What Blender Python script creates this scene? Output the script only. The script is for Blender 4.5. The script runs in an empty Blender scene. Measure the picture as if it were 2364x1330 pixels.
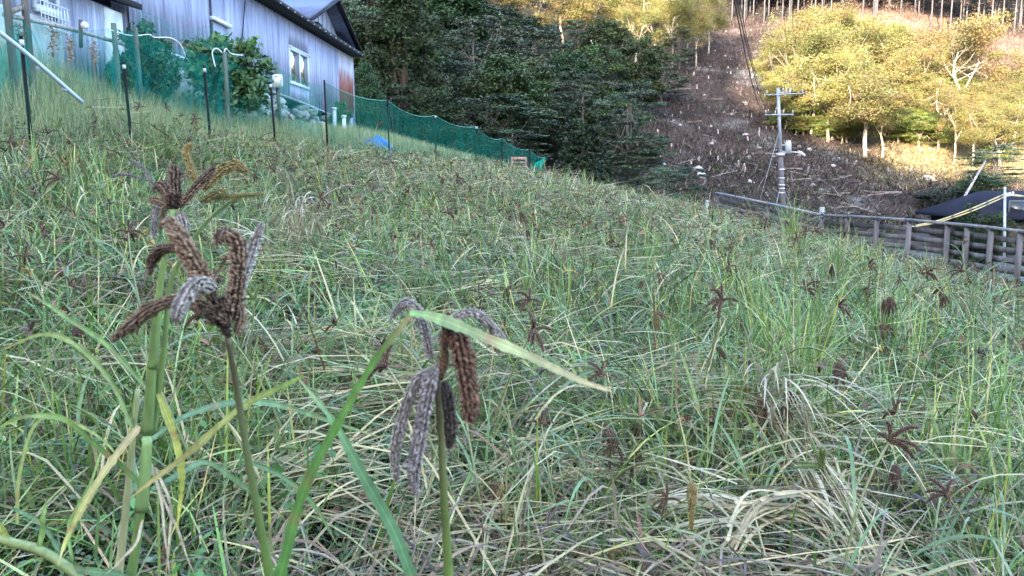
import bpy, math, random
import numpy as np
from mathutils import Vector

random.seed(7)
rng = np.random.default_rng(11)
SC = bpy.context.scene
COL = SC.collection

# ------------------------------------------------------------------ camera
F = 1776.0
PITCH = math.radians(7.85)
cam_d = bpy.data.cameras.new('camera')
cam = bpy.data.objects.new('camera', cam_d)
COL.objects.link(cam)
cam_d.sensor_width = 36.0
cam_d.lens = 36.0 * F / 2364.0
cam_d.clip_start = 0.05
cam_d.clip_end = 2000.0
cam.location = (0, 0, 0)
cam.rotation_euler = (math.pi / 2 - PITCH, 0, 0)
cam_d.dof.use_dof = True
cam_d.dof.focus_distance = 7.0
cam_d.dof.aperture_fstop = 15.0
SC.camera = cam

# ------------------------------------------------------------------ light
SUN_EL = math.radians(16.0)
SUN_AZ = math.radians(24.0)          # travel direction: (sin, cos) of this, i.e. the sun stands behind left
world = bpy.data.worlds.new("World")
SC.world = world
world.use_nodes = True
wn = world.node_tree
bg = wn.nodes['Background']
sky = wn.nodes.new('ShaderNodeTexSky')
sky.sky_type = 'NISHITA'
sky.sun_disc = False
sky.sun_elevation = SUN_EL
sky.sun_rotation = math.pi + SUN_AZ
sky.air_density = 1.0
sky.dust_density = 1.5
sky.ozone_density = 1.0
wn.links.new(sky.outputs[0], bg.inputs[0])
bg.inputs[1].default_value = 0.15
sun_d = bpy.data.lights.new('sun', 'SUN')
sun = bpy.data.objects.new('sun', sun_d)
COL.objects.link(sun)
sun_d.energy = 2.0
sun_d.angle = math.radians(0.5)
sun_d.color = (1.0, 0.87, 0.70)
sdir = Vector((math.sin(SUN_AZ) * math.cos(SUN_EL), math.cos(SUN_AZ) * math.cos(SUN_EL), -math.sin(SUN_EL)))
sun.rotation_euler = sdir.to_track_quat('-Z', 'Y').to_euler()
SC.view_settings.view_transform = 'Standard'
SC.view_settings.look = 'None'
SC.view_settings.gamma = 1.0
SC.view_settings.exposure = 3.7
SC.render.engine = 'CYCLES'
SC.cycles.max_bounces = 5
SC.cycles.diffuse_bounces = 2
SC.cycles.glossy_bounces = 2
SC.cycles.transmission_bounces = 3
SC.cycles.transparent_max_bounces = 12

# ------------------------------------------------------------------ pixel helpers
CF, SF = math.cos(PITCH), math.sin(PITCH)


def at(px, py, y):
    """the point at depth y (metres) seen at photo pixel px, py"""
    u = (px - 1182.0) / F
    v = (665.0 - py) / F
    d = np.array([u, CF + v * SF, -SF + v * CF])
    return d * (y / d[1])


def A(*a):
    return np.array(a, dtype=float)


# ------------------------------------------------------------------ terrain
FENCE = [(-5.7, 9.0), (-5.8, 11.5), (-5.4, 13.5), (-4.9, 15.5), (-4.3, 17.5), (-3.2, 20), (-2.3, 23), (-1.25, 26), (-0.4, 29), (0.7, 32), (1.4, 34)]
FX = np.array([p[0] for p in FENCE])
FY = np.array([p[1] for p in FENCE])


def xfence(y):
    return np.interp(y, np.concatenate(([0, 5], FY, [40])), np.concatenate(([-5.2, -5.5], FX, [2.4])))


def xrail(y):
    return np.interp(y, [0, 10, 14, 19, 24, 34], [12.0, 10.6, 9.3, 7.66, 6.4, 6.9])


def sstep(a, b, t):
    t = np.clip((t - a) / (b - a), 0, 1)
    return t * t * (3 - 2 * t)


def wob(x, y, s, seed=0.0):
    """cheap smooth noise in about -1..1"""
    a = np.sin(x * s * 1.3 + seed * 1.7 + 1.1 * np.sin(y * s * 0.9 + seed))
    b = np.sin(y * s * 1.1 + seed * 2.3 + 1.3 * np.sin(x * s * 0.7 - seed))
    c = np.sin((x * 0.7 + y * 0.8) * s * 2.3 + seed * 0.6)
    return (a + b + 0.6 * c) / 2.6


def ground(x, y):
    x = np.asarray(x, dtype=float)
    y = np.asarray(y, dtype=float)
    p = np.interp(y, [-10, 0, 2, 4, 6, 10, 13, 16, 20, 23, 26, 29, 32, 34, 40],
                  [-1.5, -1.05, -1.0, -.82, -.62, -.25, .05, .28, .40, .55, .60, .56, .46, .40, .1])
    xc = np.clip(x, -11, 14)
    c = p - .132 * xc - .0045 * np.maximum(xc, 0) * np.clip(y - 9, 0, 25)
    dl = np.clip(xfence(y) - x, 0, 7)
    k = np.interp(y, [5, 9, 11.5, 14.5, 20, 30], [.2, .5, .55, .27, .135, .115])
    c = c + k * dl
    g = c - .40 - .50 * sstep(5.0, .6, xrail(y) - x) * sstep(4, 8, y) - .14 * sstep(2.5, 7, x) * sstep(4.5, 8, y) * sstep(19, 13, y) + .16 * sstep(-3.5, -5, x) * sstep(16, 12, y) + .05 * wob(x, y, 1.9, 3.0)
    # the drop to the path behind the railing, then the valley floor
    xr = xrail(y)
    pz = np.interp(y, [8, 14, 19, 24, 32], [-2.1, -2.0, -1.95, -1.5, -1.7])
    e = sstep(-1.6, 0.2, x - xr) * (y > 0)
    g = g * (1 - e) + np.minimum(pz, g) * e
    e2 = sstep(2.0, 9.0, x - xr)
    g = g * (1 - e2) + np.minimum(g, -3.0) * e2
    # far hillside
    base = np.interp(x, [-60, -10, 0, 8, 20, 60], [1.5, 1.2, -.8, -2.6, -3.0, -3.2])
    t = y - 45
    r = np.interp(t, [-10, 0, 1, 6, 8, 13, 15, 19, 27, 33, 40, 60, 95, 125, 200, 300],
                  [0, 0, .4, .9, 2.0, 2.4, 3.1, 3.9, 6.2, 8.3, 10.7, 19, 36, 53, 95, 120])
    h = base + r + sstep(5, 40, t) * (1.3 * wob(x, y, .06, 1.0) + .35 * wob(x, y, .33, 5.0)) + .12 * wob(x, y, 1.1, 2.0) * sstep(2, 12, t)
    f = sstep(35, 43, y)
    return g * (1 - f) + h * f


def gz(x, y):
    return float(ground(x, y))


def hit(px, py, y0=3.0, y1=260.0):
    """first point where the view ray meets the ground"""
    ys = np.concatenate((np.arange(y0, 40, .1), np.arange(40, y1, .4)))
    u = (px - 1182.0) / F
    v = (665.0 - py) / F
    d = np.array([u, CF + v * SF, -SF + v * CF])
    xs = ys * d[0] / d[1]
    zs = ys * d[2] / d[1]
    below = np.nonzero(zs < ground(xs, ys))[0]
    i = below[0] if len(below) else len(ys) - 1
    return A(xs[i], ys[i], float(ground(xs[i], ys[i])))


# ------------------------------------------------------------------ mesh buffer
class MB:
    def __init__(self):
        self.v, self.f, self.c, self.n = [], [], [], 0

    def add(self, v, f, c):
        v = np.asarray(v, dtype=np.float32).reshape(-1, 3)
        c = np.asarray(c, dtype=np.float32)
        if c.ndim == 1:
            c = np.tile(c, (len(v), 1))
        self.v.append(v)
        self.c.append(c)
        for ff in (f if isinstance(f, list) else [f]):
            self.f.append(np.asarray(ff, dtype=np.int64) + self.n)
        self.n += len(v)

    def mesh(self, name, mat, smooth=False):
        me = bpy.data.meshes.new(name)
        v = np.concatenate(self.v)
        me.vertices.add(len(v))
        me.vertices.foreach_set('co', v.ravel())
        idx = np.concatenate([f.ravel() for f in self.f])
        tot = np.concatenate([np.full(len(f), f.shape[1]) for f in self.f])
        start = np.concatenate(([0], np.cumsum(tot)[:-1]))
        me.loops.add(len(idx))
        me.loops.foreach_set('vertex_index', idx.astype(np.int32))
        me.polygons.add(len(tot))
        me.polygons.foreach_set('loop_start', start.astype(np.int32))
        me.polygons.foreach_set('loop_total', tot.astype(np.int32))
        if smooth:
            me.polygons.foreach_set('use_smooth', np.ones(len(tot), dtype=bool))
        c = np.concatenate(self.c)
        at_ = me.color_attributes.new('Col', 'FLOAT_COLOR', 'POINT')
        at_.data.foreach_set('color', np.concatenate((c, np.ones((len(c), 1), np.float32)), axis=1).ravel())
        me.update(calc_edges=True)
        me.materials.append(mat)
        return me

    def build(self, name, mat, parent=None, smooth=False):
        return link(name, self.mesh(name, mat, smooth), parent)


def link(name, data, parent=None):
    o = bpy.data.objects.new(name, data)
    COL.objects.link(o)
    if parent is not None:
        o.parent = parent
        o.matrix_parent_inverse = parent.matrix_basis.inverted()
    return o


def tag(o, label, cat, group=None, kind=None):
    o['label'] = label
    o['category'] = cat
    if group:
        o['group'] = group
    if kind:
        o['kind'] = kind
    return o


def thing(name, label, cat, loc=(0, 0, 0), group=None):
    o = bpy.data.objects.new(name, None)
    o.empty_display_size = .1
    COL.objects.link(o)
    o.location = [float(q) for q in loc]
    return tag(o, label, cat, group)


def struct(o):
    o['kind'] = 'structure'
    return o


def dup(root, loc, rotz, scale, label=None, group=None, tilt=(0, 0)):
    r = root.copy()
    COL.objects.link(r)
    r.location = [float(q) for q in loc]
    r.rotation_euler = (tilt[0], tilt[1], rotz)
    r.scale = scale if isinstance(scale, tuple) else (scale, scale, scale)
    if label:
        r['label'] = label
    if group:
        r['group'] = group
    for ch in root.children:
        c = ch.copy()
        COL.objects.link(c)
        c.parent = r
    return r


def norm(v):
    return v / (np.linalg.norm(v, axis=-1, keepdims=True) + 1e-9)


def spline(pts, n):
    """Catmull-Rom through pts, n samples"""
    pts = np.asarray(pts, dtype=float)
    if len(pts) == 2:
        t = np.linspace(0, 1, n)[:, None]
        return pts[0] * (1 - t) + pts[1] * t
    P = np.concatenate(([2 * pts[0] - pts[1]], pts, [2 * pts[-1] - pts[-2]]))
    L = np.concatenate(([0], np.cumsum(np.linalg.norm(np.diff(pts, axis=0), axis=1))))
    s = np.linspace(0, L[-1], n)
    i = np.clip(np.searchsorted(L, s, side='right') - 1, 0, len(pts) - 2)
    t = ((s - L[i]) / (L[i + 1] - L[i] + 1e-9))[:, None]
    a, b, c, d = P[i], P[i + 1], P[i + 2], P[i + 3]
    return .5 * (2 * b + (c - a) * t + (2 * a - 5 * b + 4 * c - d) * t ** 2 + (3 * b - a - 3 * c + d) * t ** 3)


def frames(path):
    T = norm(np.gradient(path, axis=0))
    up = A(0, 0, 1) if abs(T[0][2]) < .9 else A(1, 0, 0)
    N = np.zeros_like(T)
    n = norm(np.cross(np.cross(T[0], up), T[0]))
    for i in range(len(T)):
        n = norm(n - T[i] * np.dot(n, T[i]))
        N[i] = n
    return T, N, np.cross(T, N)


def tube(mb, path, rad, col, sides=8, cap=True):
    path = np.asarray(path, dtype=float)
    n = len(path)
    rad = np.broadcast_to(np.asarray(rad, dtype=float), (n,))
    T, N, B = frames(path)
    a = np.arange(sides) * 2 * math.pi / sides
    v = path[:, None] + rad[:, None, None] * (N[:, None] * np.cos(a)[None, :, None] + B[:, None] * np.sin(a)[None, :, None])
    i = np.arange(n - 1)[:, None] * sides
    j = np.arange(sides)[None]
    j2 = (j + 1) % sides
    f = np.stack((i + j, i + j2, i + sides + j2, i + sides + j), axis=-1).reshape(-1, 4)
    col = np.asarray(col, dtype=float)
    c = np.repeat(col, sides, axis=0) if col.ndim == 2 else col
    fs = [f]
    if cap:
        fs.append(np.arange(sides)[None, ::-1])
        fs.append((np.arange(sides) + (n - 1) * sides)[None])
    mb.add(v.reshape(-1, 3), fs, c)


def box(mb, lo, hi, col, M=None):
    x0, y0, z0 = lo
    x1, y1, z1 = hi
    v = np.array([(x0, y0, z0), (x1, y0, z0), (x1, y1, z0), (x0, y1, z0), (x0, y0, z1), (x1, y0, z1), (x1, y1, z1), (x0, y1, z1)], dtype=float)
    if M is not None:
        v = M(v)
    f = np.array([(3, 2, 1, 0), (4, 5, 6, 7), (0, 1, 5, 4), (1, 2, 6, 5), (2, 3, 7, 6), (3, 0, 4, 7)])
    mb.add(v, f, col)


def beam(mb, a, b, w, h, col, up=(0, 0, 1)):
    """a squared bar from a to b"""
    a, b = np.asarray(a, float), np.asarray(b, float)
    t = norm(b - a)
    s = norm(np.cross(t, np.asarray(up, float)))
    u = np.cross(s, t)
    q = [(-1, -1), (1, -1), (1, 1), (-1, 1)]
    v = [p + s * w / 2 * i + u * h / 2 * j for p in (a, b) for i, j in q]
    f = np.array([(0, 1, 2, 3), (7, 6, 5, 4), (0, 4, 5, 1), (1, 5, 6, 2), (2, 6, 7, 3), (3, 7, 4, 0)])
    mb.add(np.array(v), f, col)


def prism(mb, poly, dx, col):
    """extrude a polygon (n,3) along vector dx"""
    poly = np.asarray(poly, float)
    n = len(poly)
    v = np.concatenate((poly, poly + np.asarray(dx, float)))
    i = np.arange(n)
    k = (i + 1) % n
    mb.add(v, [i[None, ::-1], (i + n)[None], np.stack((i, k, k + n, i + n), axis=1)], col)


def ribbon(mb, path, width, col, face, fold=.25):
    """a leaf blade: three vertices across, folded along its midrib; face = the way its flat side looks"""
    path = np.asarray(path, float)
    n = len(path)
    width = np.broadcast_to(np.asarray(width, float), (n,))
    T = norm(np.gradient(path, axis=0))
    S = norm(np.cross(T, np.broadcast_to(np.asarray(face, float), T.shape)))
    U = np.cross(S, T)
    l = path - S * width[:, None] / 2 + U * (width * fold / 2)[:, None]
    r = path + S * width[:, None] / 2 + U * (width * fold / 2)[:, None]
    m2 = path - U * (width * fold / 4)[:, None]
    v = np.stack((l, m2, r), axis=1).reshape(-1, 3)
    i = np.arange(n - 1) * 3
    f = np.concatenate((np.stack((i, i + 1, i + 4, i + 3), 1), np.stack((i + 1, i + 2, i + 5, i + 4), 1)))
    col = np.asarray(col, float)
    if col.ndim == 1:
        col = np.tile(col, (n, 1))
    c = np.stack((col, np.clip(col * 1.35 + .01, 0, 1), col), axis=1).reshape(-1, 3)
    mb.add(v, f, c)


def blades(mb, base, head, inc0, inc1, length, width, col, segs=4, tipcol=None, twist=None, kink=0.0):
    """many grass blades at once; inclination from the vertical runs from inc0 to inc1 along each"""
    N = len(base)
    s = np.linspace(0, 1, segs + 1)
    prof = np.tile(s[None] ** 1.3, (N, 1))
    if kink:
        kk = rng.random(N) < kink
        kp = rng.uniform(.2, .8, N)[:, None]
        prof = np.where(kk[:, None], sstep(kp - .1, kp + .1, s[None]), prof)
    inc = inc0[:, None] + (inc1 - inc0)[:, None] * prof
    hd = head[:, None] + (0 if twist is None else twist[:, None] * s[None])
    d = np.stack((np.sin(inc) * np.cos(hd), np.sin(inc) * np.sin(hd), np.cos(inc)), axis=-1)
    step = (length / segs)[:, None, None]
    pos = base[:, None, :] + np.concatenate((np.zeros((N, 1, 3)), np.cumsum(.5 * (d[:, 1:] + d[:, :-1]) * step, axis=1)), axis=1)
    roll = rng.uniform(-.9, .9, N)
    side = np.stack((-np.sin(head), np.cos(head), np.zeros(N)), axis=-1)
    side = side * np.cos(roll)[:, None] + A(0, 0, 1)[None] * np.sin(roll)[:, None]
    w = width[:, None] * np.interp(s, [0, .3, .75, 1], [.7, 1, .7, .06])[None]
    l = pos - side[:, None] * w[..., None] / 2
    r = pos + side[:, None] * w[..., None] / 2
    v = np.stack((l, r), axis=2).reshape(-1, 3)
    per = (segs + 1) * 2
    b0 = (np.arange(N) * per)[:, None] + (np.arange(segs) * 2)[None]
    f = np.stack((b0, b0 + 1, b0 + 3, b0 + 2), axis=-1).reshape(-1, 4)
    if tipcol is None:
        c = np.repeat(col, per, axis=0)
    else:
        t = s[None, :, None]
        c = col[:, None] * (1 - t) + tipcol[:, None] * t
        c = np.repeat(c, 2, axis=1).reshape(-1, 3)
    mb.add(v, f, c)


def leaves(mb, pos, nrm, size, col, aspect=.55):
    """pointed leaf quads at pos facing nrm"""
    N = len(pos)
    nrm = norm(nrm)
    r = norm(rng.normal(size=(N, 3)))
    t = norm(np.cross(nrm, r))
    s = np.cross(nrm, t)
    sz = size[:, None]
    v = np.stack((pos - t * sz * .5, pos + s * sz * aspect * .5 - t * sz * .05, pos + t * sz * .5, pos - s * sz * aspect * .5 - t * sz * .05), axis=1).reshape(-1, 3)
    f = np.arange(N * 4).reshape(N, 4)
    mb.add(v, f, np.repeat(col, 4, axis=0))


def pick(n, table, w):
    """one palette row per blade, by weight"""
    cw = np.cumsum(np.broadcast_to(np.asarray(w, float), (n, len(table))), axis=1)
    k = (rng.random(n)[:, None] * cw[:, -1:] > cw).sum(1)
    return np.array(table)[k]


# ------------------------------------------------------------------ materials
def new_mat(name):
    m = bpy.data.materials.new(name)
    m.use_nodes = True
    return m, m.node_tree, m.node_tree.nodes['Principled BSDF'], m.node_tree.nodes['Material Output']


def N_(nt, typ, **kw):
    n = nt.nodes.new(typ)
    for k, v in kw.items():
        setattr(n, k, v)
    return n


def mat_attr(name, rough=.6, transl=0.0, spec=.4, noise=0.0, nscale=20.0, metal=0.0, bump=0.0, objvar=0.0, stretch=None):
    """colour from the mesh's own colour attribute, broken up by noise"""
    m, nt, b, out = new_mat(name)
    a = N_(nt, 'ShaderNodeAttribute', attribute_name='Col')
    src = a.outputs['Color']
    tc = N_(nt, 'ShaderNodeTexCoord')
    if noise or bump:
        nz = N_(nt, 'ShaderNodeTexNoise')
        nz.inputs['Scale'].default_value = nscale
        nz.inputs['Detail'].default_value = 5
        vec = tc.outputs['Object']
        if stretch:
            mp = N_(nt, 'ShaderNodeMapping')
            mp.inputs['Scale'].default_value = stretch
            nt.links.new(vec, mp.inputs['Vector'])
            vec = mp.outputs['Vector']
        nt.links.new(vec, nz.inputs['Vector'])
    if noise:
        mr = N_(nt, 'ShaderNodeMapRange')
        mr.inputs['From Min'].default_value = .3
        mr.inputs['From Max'].default_value = .7
        mr.inputs['To Min'].default_value = 1 - noise
        mr.inputs['To Max'].default_value = 1 + noise
        nt.links.new(nz.outputs['Fac'], mr.inputs['Value'])
        mx = N_(nt, 'ShaderNodeVectorMath', operation='SCALE')
        nt.links.new(src, mx.inputs[0])
        nt.links.new(mr.outputs[0], mx.inputs['Scale'])
        src = mx.outputs[0]
    if objvar:
        oi = N_(nt, 'ShaderNodeObjectInfo')
        hs = N_(nt, 'ShaderNodeHueSaturation')
        m1 = N_(nt, 'ShaderNodeMapRange')
        m1.inputs['To Min'].default_value = .5 - .05 * objvar
        m1.inputs['To Max'].default_value = .5 + .035 * objvar
        m2 = N_(nt, 'ShaderNodeMapRange')
        m2.inputs['To Min'].default_value = 1 - .4 * objvar
        m2.inputs['To Max'].default_value = 1 + .4 * objvar
        mm = N_(nt, 'ShaderNodeMath', operation='MULTIPLY')
        mm.inputs[1].default_value = 7.31
        fr = N_(nt, 'ShaderNodeMath', operation='FRACT')
        nt.links.new(oi.outputs['Random'], m1.inputs['Value'])
        nt.links.new(oi.outputs['Random'], mm.inputs[0])
        nt.links.new(mm.outputs[0], fr.inputs[0])
        nt.links.new(fr.outputs[0], m2.inputs['Value'])
        nt.links.new(m1.outputs[0], hs.inputs['Hue'])
        nt.links.new(m2.outputs[0], hs.inputs['Value'])
        nt.links.new(src, hs.inputs['Color'])
        src = hs.outputs['Color']
    nt.links.new(src, b.inputs['Base Color'])
    b.inputs['Roughness'].default_value = rough
    b.inputs['Specular IOR Level'].default_value = spec
    b.inputs['Metallic'].default_value = metal
    if bump:
        bp = N_(nt, 'ShaderNodeBump')
        bp.inputs['Strength'].default_value = bump
        bp.inputs['Distance'].default_value = .02
        nt.links.new(nz.outputs['Fac'], bp.inputs['Height'])
        nt.links.new(bp.outputs[0], b.inputs['Normal'])
    if transl:
        tr = N_(nt, 'ShaderNodeBsdfTranslucent')
        nt.links.new(src, tr.inputs['Color'])
        mix = N_(nt, 'ShaderNodeMixShader')
        mix.inputs[0].default_value = transl
        nt.links.new(b.outputs[0], mix.inputs[1])
        nt.links.new(tr.outputs[0], mix.inputs[2])
        nt.links.new(mix.outputs[0], out.inputs['Surface'])
    return m


M_GRASS = mat_attr('grass_blades', rough=.38, transl=.25, spec=.6, noise=.18, nscale=45)
M_WEED = mat_attr('weed_leaves', rough=.5, transl=.25, spec=.4)
M_HERO = mat_attr('millet_leaf', rough=.42, transl=.22, spec=.5, noise=.22, nscale=90, stretch=(1, 1, .15))
M_SEED = mat_attr('seed_head', rough=.8, spec=.15, noise=.35, nscale=300)
M_LEAF = mat_attr('tree_leaves', rough=.55, transl=.10, spec=.3, objvar=1.0)
M_GOLD = mat_attr('sunlit_gold_leaves', rough=.6, transl=.25, spec=.3, objvar=.55)  # gold green leaves, sunlit brightness put into their colour
M_NEEDLE = mat_attr('needles', rough=.6, transl=.12, spec=.3, objvar=.6)
M_BARK = mat_attr('bark', rough=.85, spec=.15, noise=.35, nscale=6, stretch=(1, 1, .3), bump=.5)
M_WOOD = mat_attr('weathered_wood', rough=.8, spec=.2, noise=.35, nscale=14, stretch=(1, 1, .12), bump=.3)
M_PLASTIC = mat_attr('plastic', rough=.4, spec=.5, noise=.08, nscale=8)
M_BLACK = mat_attr('black_plastic', rough=.6, spec=.12)
M_METAL = mat_attr('galvanised_metal', rough=.45, spec=.5, metal=.25, noise=.18, nscale=9)
M_ROCK = mat_attr('rock', rough=.9, spec=.2, noise=.4, nscale=3.5, bump=.7)
M_CONC = mat_attr('concrete', rough=.9, spec=.2, noise=.25, nscale=3.0, bump=.2)
M_BRUSH = mat_attr('dead_brush', rough=.85, spec=.15, transl=.1)


def mat_soil():
    m, nt, b, out = new_mat('soil')
    a = N_(nt, 'ShaderNodeAttribute', attribute_name='Col')
    tc = N_(nt, 'ShaderNodeTexCoord')
    n1 = N_(nt, 'ShaderNodeTexNoise')
    n1.inputs['Scale'].default_value = 2.2
    n1.inputs['Detail'].default_value = 9
    n1.inputs['Roughness'].default_value = .7
    nt.links.new(tc.outputs['Object'], n1.inputs['Vector'])
    n2 = N_(nt, 'ShaderNodeTexNoise')
    n2.inputs['Scale'].default_value = .35
    n2.inputs['Detail'].default_value = 6
    nt.links.new(tc.outputs['Object'], n2.inputs['Vector'])
    m1 = N_(nt, 'ShaderNodeMapRange')
    m1.inputs['From Min'].default_value = .3
    m1.inputs['From Max'].default_value = .72
    m1.inputs['To Min'].default_value = .45
    m1.inputs['To Max'].default_value = 1.7
    nt.links.new(n1.outputs['Fac'], m1.inputs['Value'])
    m2 = N_(nt, 'ShaderNodeMapRange')
    m2.inputs['From Min'].default_value = .35
    m2.inputs['From Max'].default_value = .65
    m2.inputs['To Min'].default_value = .65
    m2.inputs['To Max'].default_value = 1.35
    nt.links.new(n2.outputs['Fac'], m2.inputs['Value'])
    mu = N_(nt, 'ShaderNodeMath', operation='MULTIPLY')
    nt.links.new(m1.outputs[0], mu.inputs[0])
    nt.links.new(m2.outputs[0], mu.inputs[1])
    sc = N_(nt, 'ShaderNodeVectorMath', operation='SCALE')
    nt.links.new(a.outputs['Color'], sc.inputs[0])
    nt.links.new(mu.outputs[0], sc.inputs['Scale'])
    nt.links.new(sc.outputs[0], b.inputs['Base Color'])
    b.inputs['Roughness'].default_value = .95
    b.inputs['Specular IOR Level'].default_value = .1
    bp = N_(nt, 'ShaderNodeBump')
    bp.inputs['Strength'].default_value = .8
    bp.inputs['Distance'].default_value = .25
    nt.links.new(n1.outputs['Fac'], bp.inputs['Height'])
    nt.links.new(bp.outputs[0], b.inputs['Normal'])
    return m


M_SOIL = mat_soil()


def mat_sheet_metal(name, base, streak, rust=0.0, rustcol=(.20, .05, .03), zlo=2.5, zhi=5.0):
    """painted sheet metal: vertical weather streaks, optional rust that has run down it"""
    m, nt, b, out = new_mat(name)
    tc = N_(nt, 'ShaderNodeTexCoord')
    mp = N_(nt, 'ShaderNodeMapping')
    mp.inputs['Scale'].default_value = (6, 6, .35)
    nt.links.new(tc.outputs['Object'], mp.inputs['Vector'])
    n1 = N_(nt, 'ShaderNodeTexNoise')
    n1.inputs['Scale'].default_value = 1.6
    n1.inputs['Detail'].default_value = 7
    n1.inputs['Roughness'].default_value = .65
    nt.links.new(mp.outputs[0], n1.inputs['Vector'])
    r1 = N_(nt, 'ShaderNodeValToRGB')
    r1.color_ramp.elements[0].position = .33
    r1.color_ramp.elements[0].color = (*streak, 1)
    r1.color_ramp.elements[1].position = .62
    r1.color_ramp.elements[1].color = (*base, 1)
    nt.links.new(n1.outputs['Fac'], r1.inputs['Fac'])
    src = r1.outputs['Color']
    # whole sheets differ a little: slow bands along the wall
    mp2 = N_(nt, 'ShaderNodeMapping')
    mp2.inputs['Scale'].default_value = (.9, .9, .05)
    nt.links.new(tc.outputs['Object'], mp2.inputs['Vector'])
    n2 = N_(nt, 'ShaderNodeTexNoise')
    n2.inputs['Scale'].default_value = 1.3
    n2.inputs['Detail'].default_value = 2
    nt.links.new(mp2.outputs[0], n2.inputs['Vector'])
    mr = N_(nt, 'ShaderNodeMapRange')
    mr.inputs['From Min'].default_value = .35
    mr.inputs['From Max'].default_value = .65
    mr.inputs['To Min'].default_value = .82
    mr.inputs['To Max'].default_value = 1.14
    nt.links.new(n2.outputs['Fac'], mr.inputs['Value'])
    sc = N_(nt, 'ShaderNodeVectorMath', operation='SCALE')
    nt.links.new(src, sc.inputs[0])
    nt.links.new(mr.outputs[0], sc.inputs['Scale'])
    src = sc.outputs[0]
    if rust:
        n3 = N_(nt, 'ShaderNodeTexNoise')
        n3.inputs['Scale'].default_value = 1.1
        n3.inputs['Detail'].default_value = 8
        n3.inputs['Roughness'].default_value = .7
        mp3 = N_(nt, 'ShaderNodeMapping')
        mp3.inputs['Scale'].default_value = (5, 5, .9)
        nt.links.new(tc.outputs['Object'], mp3.inputs['Vector'])
        nt.links.new(mp3.outputs[0], n3.inputs['Vector'])
        sp = N_(nt, 'ShaderNodeSeparateXYZ')
        nt.links.new(tc.outputs['Object'], sp.inputs[0])
        zr = N_(nt, 'ShaderNodeValToRGB')
        els = zr.color_ramp.elements
        els[0].position = 0.0
        els[0].color = (.35, .35, .35, 1)
        els[1].position = .95
        els[1].color = (0, 0, 0, 1)
        e = els.new(.28)
        e.color = (1, 1, 1, 1)
        e = els.new(.62)
        e.color = (.75, .75, .75, 1)
        zz = N_(nt, 'ShaderNodeMapRange')
        zz.inputs['From Min'].default_value = zlo
        zz.inputs['From Max'].default_value = zhi
        nt.links.new(sp.outputs['Z'], zz.inputs['Value'])
        nt.links.new(zz.outputs[0], zr.inputs['Fac'])
        mu = N_(nt, 'ShaderNodeMath', operation='MULTIPLY')
        nt.links.new(n3.outputs['Fac'], mu.inputs[0])
        nt.links.new(zr.outputs['Color'], mu.inputs[1])
        rr = N_(nt, 'ShaderNodeMapRange')
        rr.inputs['From Min'].default_value = .16
        rr.inputs['From Max'].default_value = .34
        rr.inputs['To Max'].default_value = rust
        nt.links.new(mu.outputs[0], rr.inputs['Value'])
        mx = N_(nt, 'ShaderNodeMixRGB')
        mx.inputs['Color2'].default_value = (*rustcol, 1)
        nt.links.new(rr.outputs[0], mx.inputs['Fac'])
        nt.links.new(src, mx.inputs['Color1'])
        src = mx.outputs['Color']
    nt.links.new(src, b.inputs['Base Color'])
    b.inputs['Roughness'].default_value = .55
    b.inputs['Specular IOR Level'].default_value = .4
    return m


def mat_net(name, col, opac, fold=.25):
    """a fine plastic net: part of the light passes between its threads"""
    m, nt, b, out = new_mat(name)
    nt.nodes.remove(b)
    tc = N_(nt, 'ShaderNodeTexCoord')
    mp = N_(nt, 'ShaderNodeMapping')
    mp.inputs['Scale'].default_value = (3, 3, .8)
    nt.links.new(tc.outputs['Object'], mp.inputs['Vector'])
    nz = N_(nt, 'ShaderNodeTexNoise')
    nz.inputs['Scale'].default_value = 2.2
    nz.inputs['Detail'].default_value = 6
    nt.links.new(mp.outputs[0], nz.inputs['Vector'])
    mr = N_(nt, 'ShaderNodeMapRange')
    mr.inputs['From Min'].default_value = .3
    mr.inputs['From Max'].default_value = .7
    mr.inputs['To Min'].default_value = max(0, opac - fold)
    mr.inputs['To Max'].default_value = min(1, opac + fold)
    nt.links.new(nz.outputs['Fac'], mr.inputs['Value'])
    d = N_(nt, 'ShaderNodeBsdfDiffuse')
    d.inputs['Color'].default_value = (*col, 1)
    t = N_(nt, 'ShaderNodeBsdfTranslucent')
    t.inputs['Color'].default_value = (*col, 1)
    mx = N_(nt, 'ShaderNodeMixShader')
    mx.inputs[0].default_value = .45
    nt.links.new(d.outputs[0], mx.inputs[1])
    nt.links.new(t.outputs[0], mx.inputs[2])
    tp = N_(nt, 'ShaderNodeBsdfTransparent')
    m2 = N_(nt, 'ShaderNodeMixShader')
    nt.links.new(mr.outputs[0], m2.inputs[0])
    nt.links.new(tp.outputs[0], m2.inputs[1])
    nt.links.new(mx.outputs[0], m2.inputs[2])
    nt.links.new(m2.outputs[0], out.inputs['Surface'])
    return m


M_GLASS, _nt, _b, _o = new_mat('window_glass')
_b.inputs['Base Color'].default_value = (.50, .50, .50, 1)
_b.inputs['Metallic'].default_value = .85
_b.inputs['Roughness'].default_value = .02
M_DIMGLASS, _nt, _b, _o = new_mat('dim_glass')
_b.inputs['Base Color'].default_value = (.02, .022, .025, 1)
_b.inputs['Roughness'].default_value = .15
M_MIRROR, _nt, _b, _o = new_mat('mirror')
_b.inputs['Base Color'].default_value = (.9, .9, .9, 1)
_b.inputs['Metallic'].default_value = 1.0
_b.inputs['Roughness'].default_value = .08

# ------------------------------------------------------------------ ground sheet
def px_of(x, y):
    return 1182 + F * x / np.maximum(y, 1) * 1.0


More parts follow.
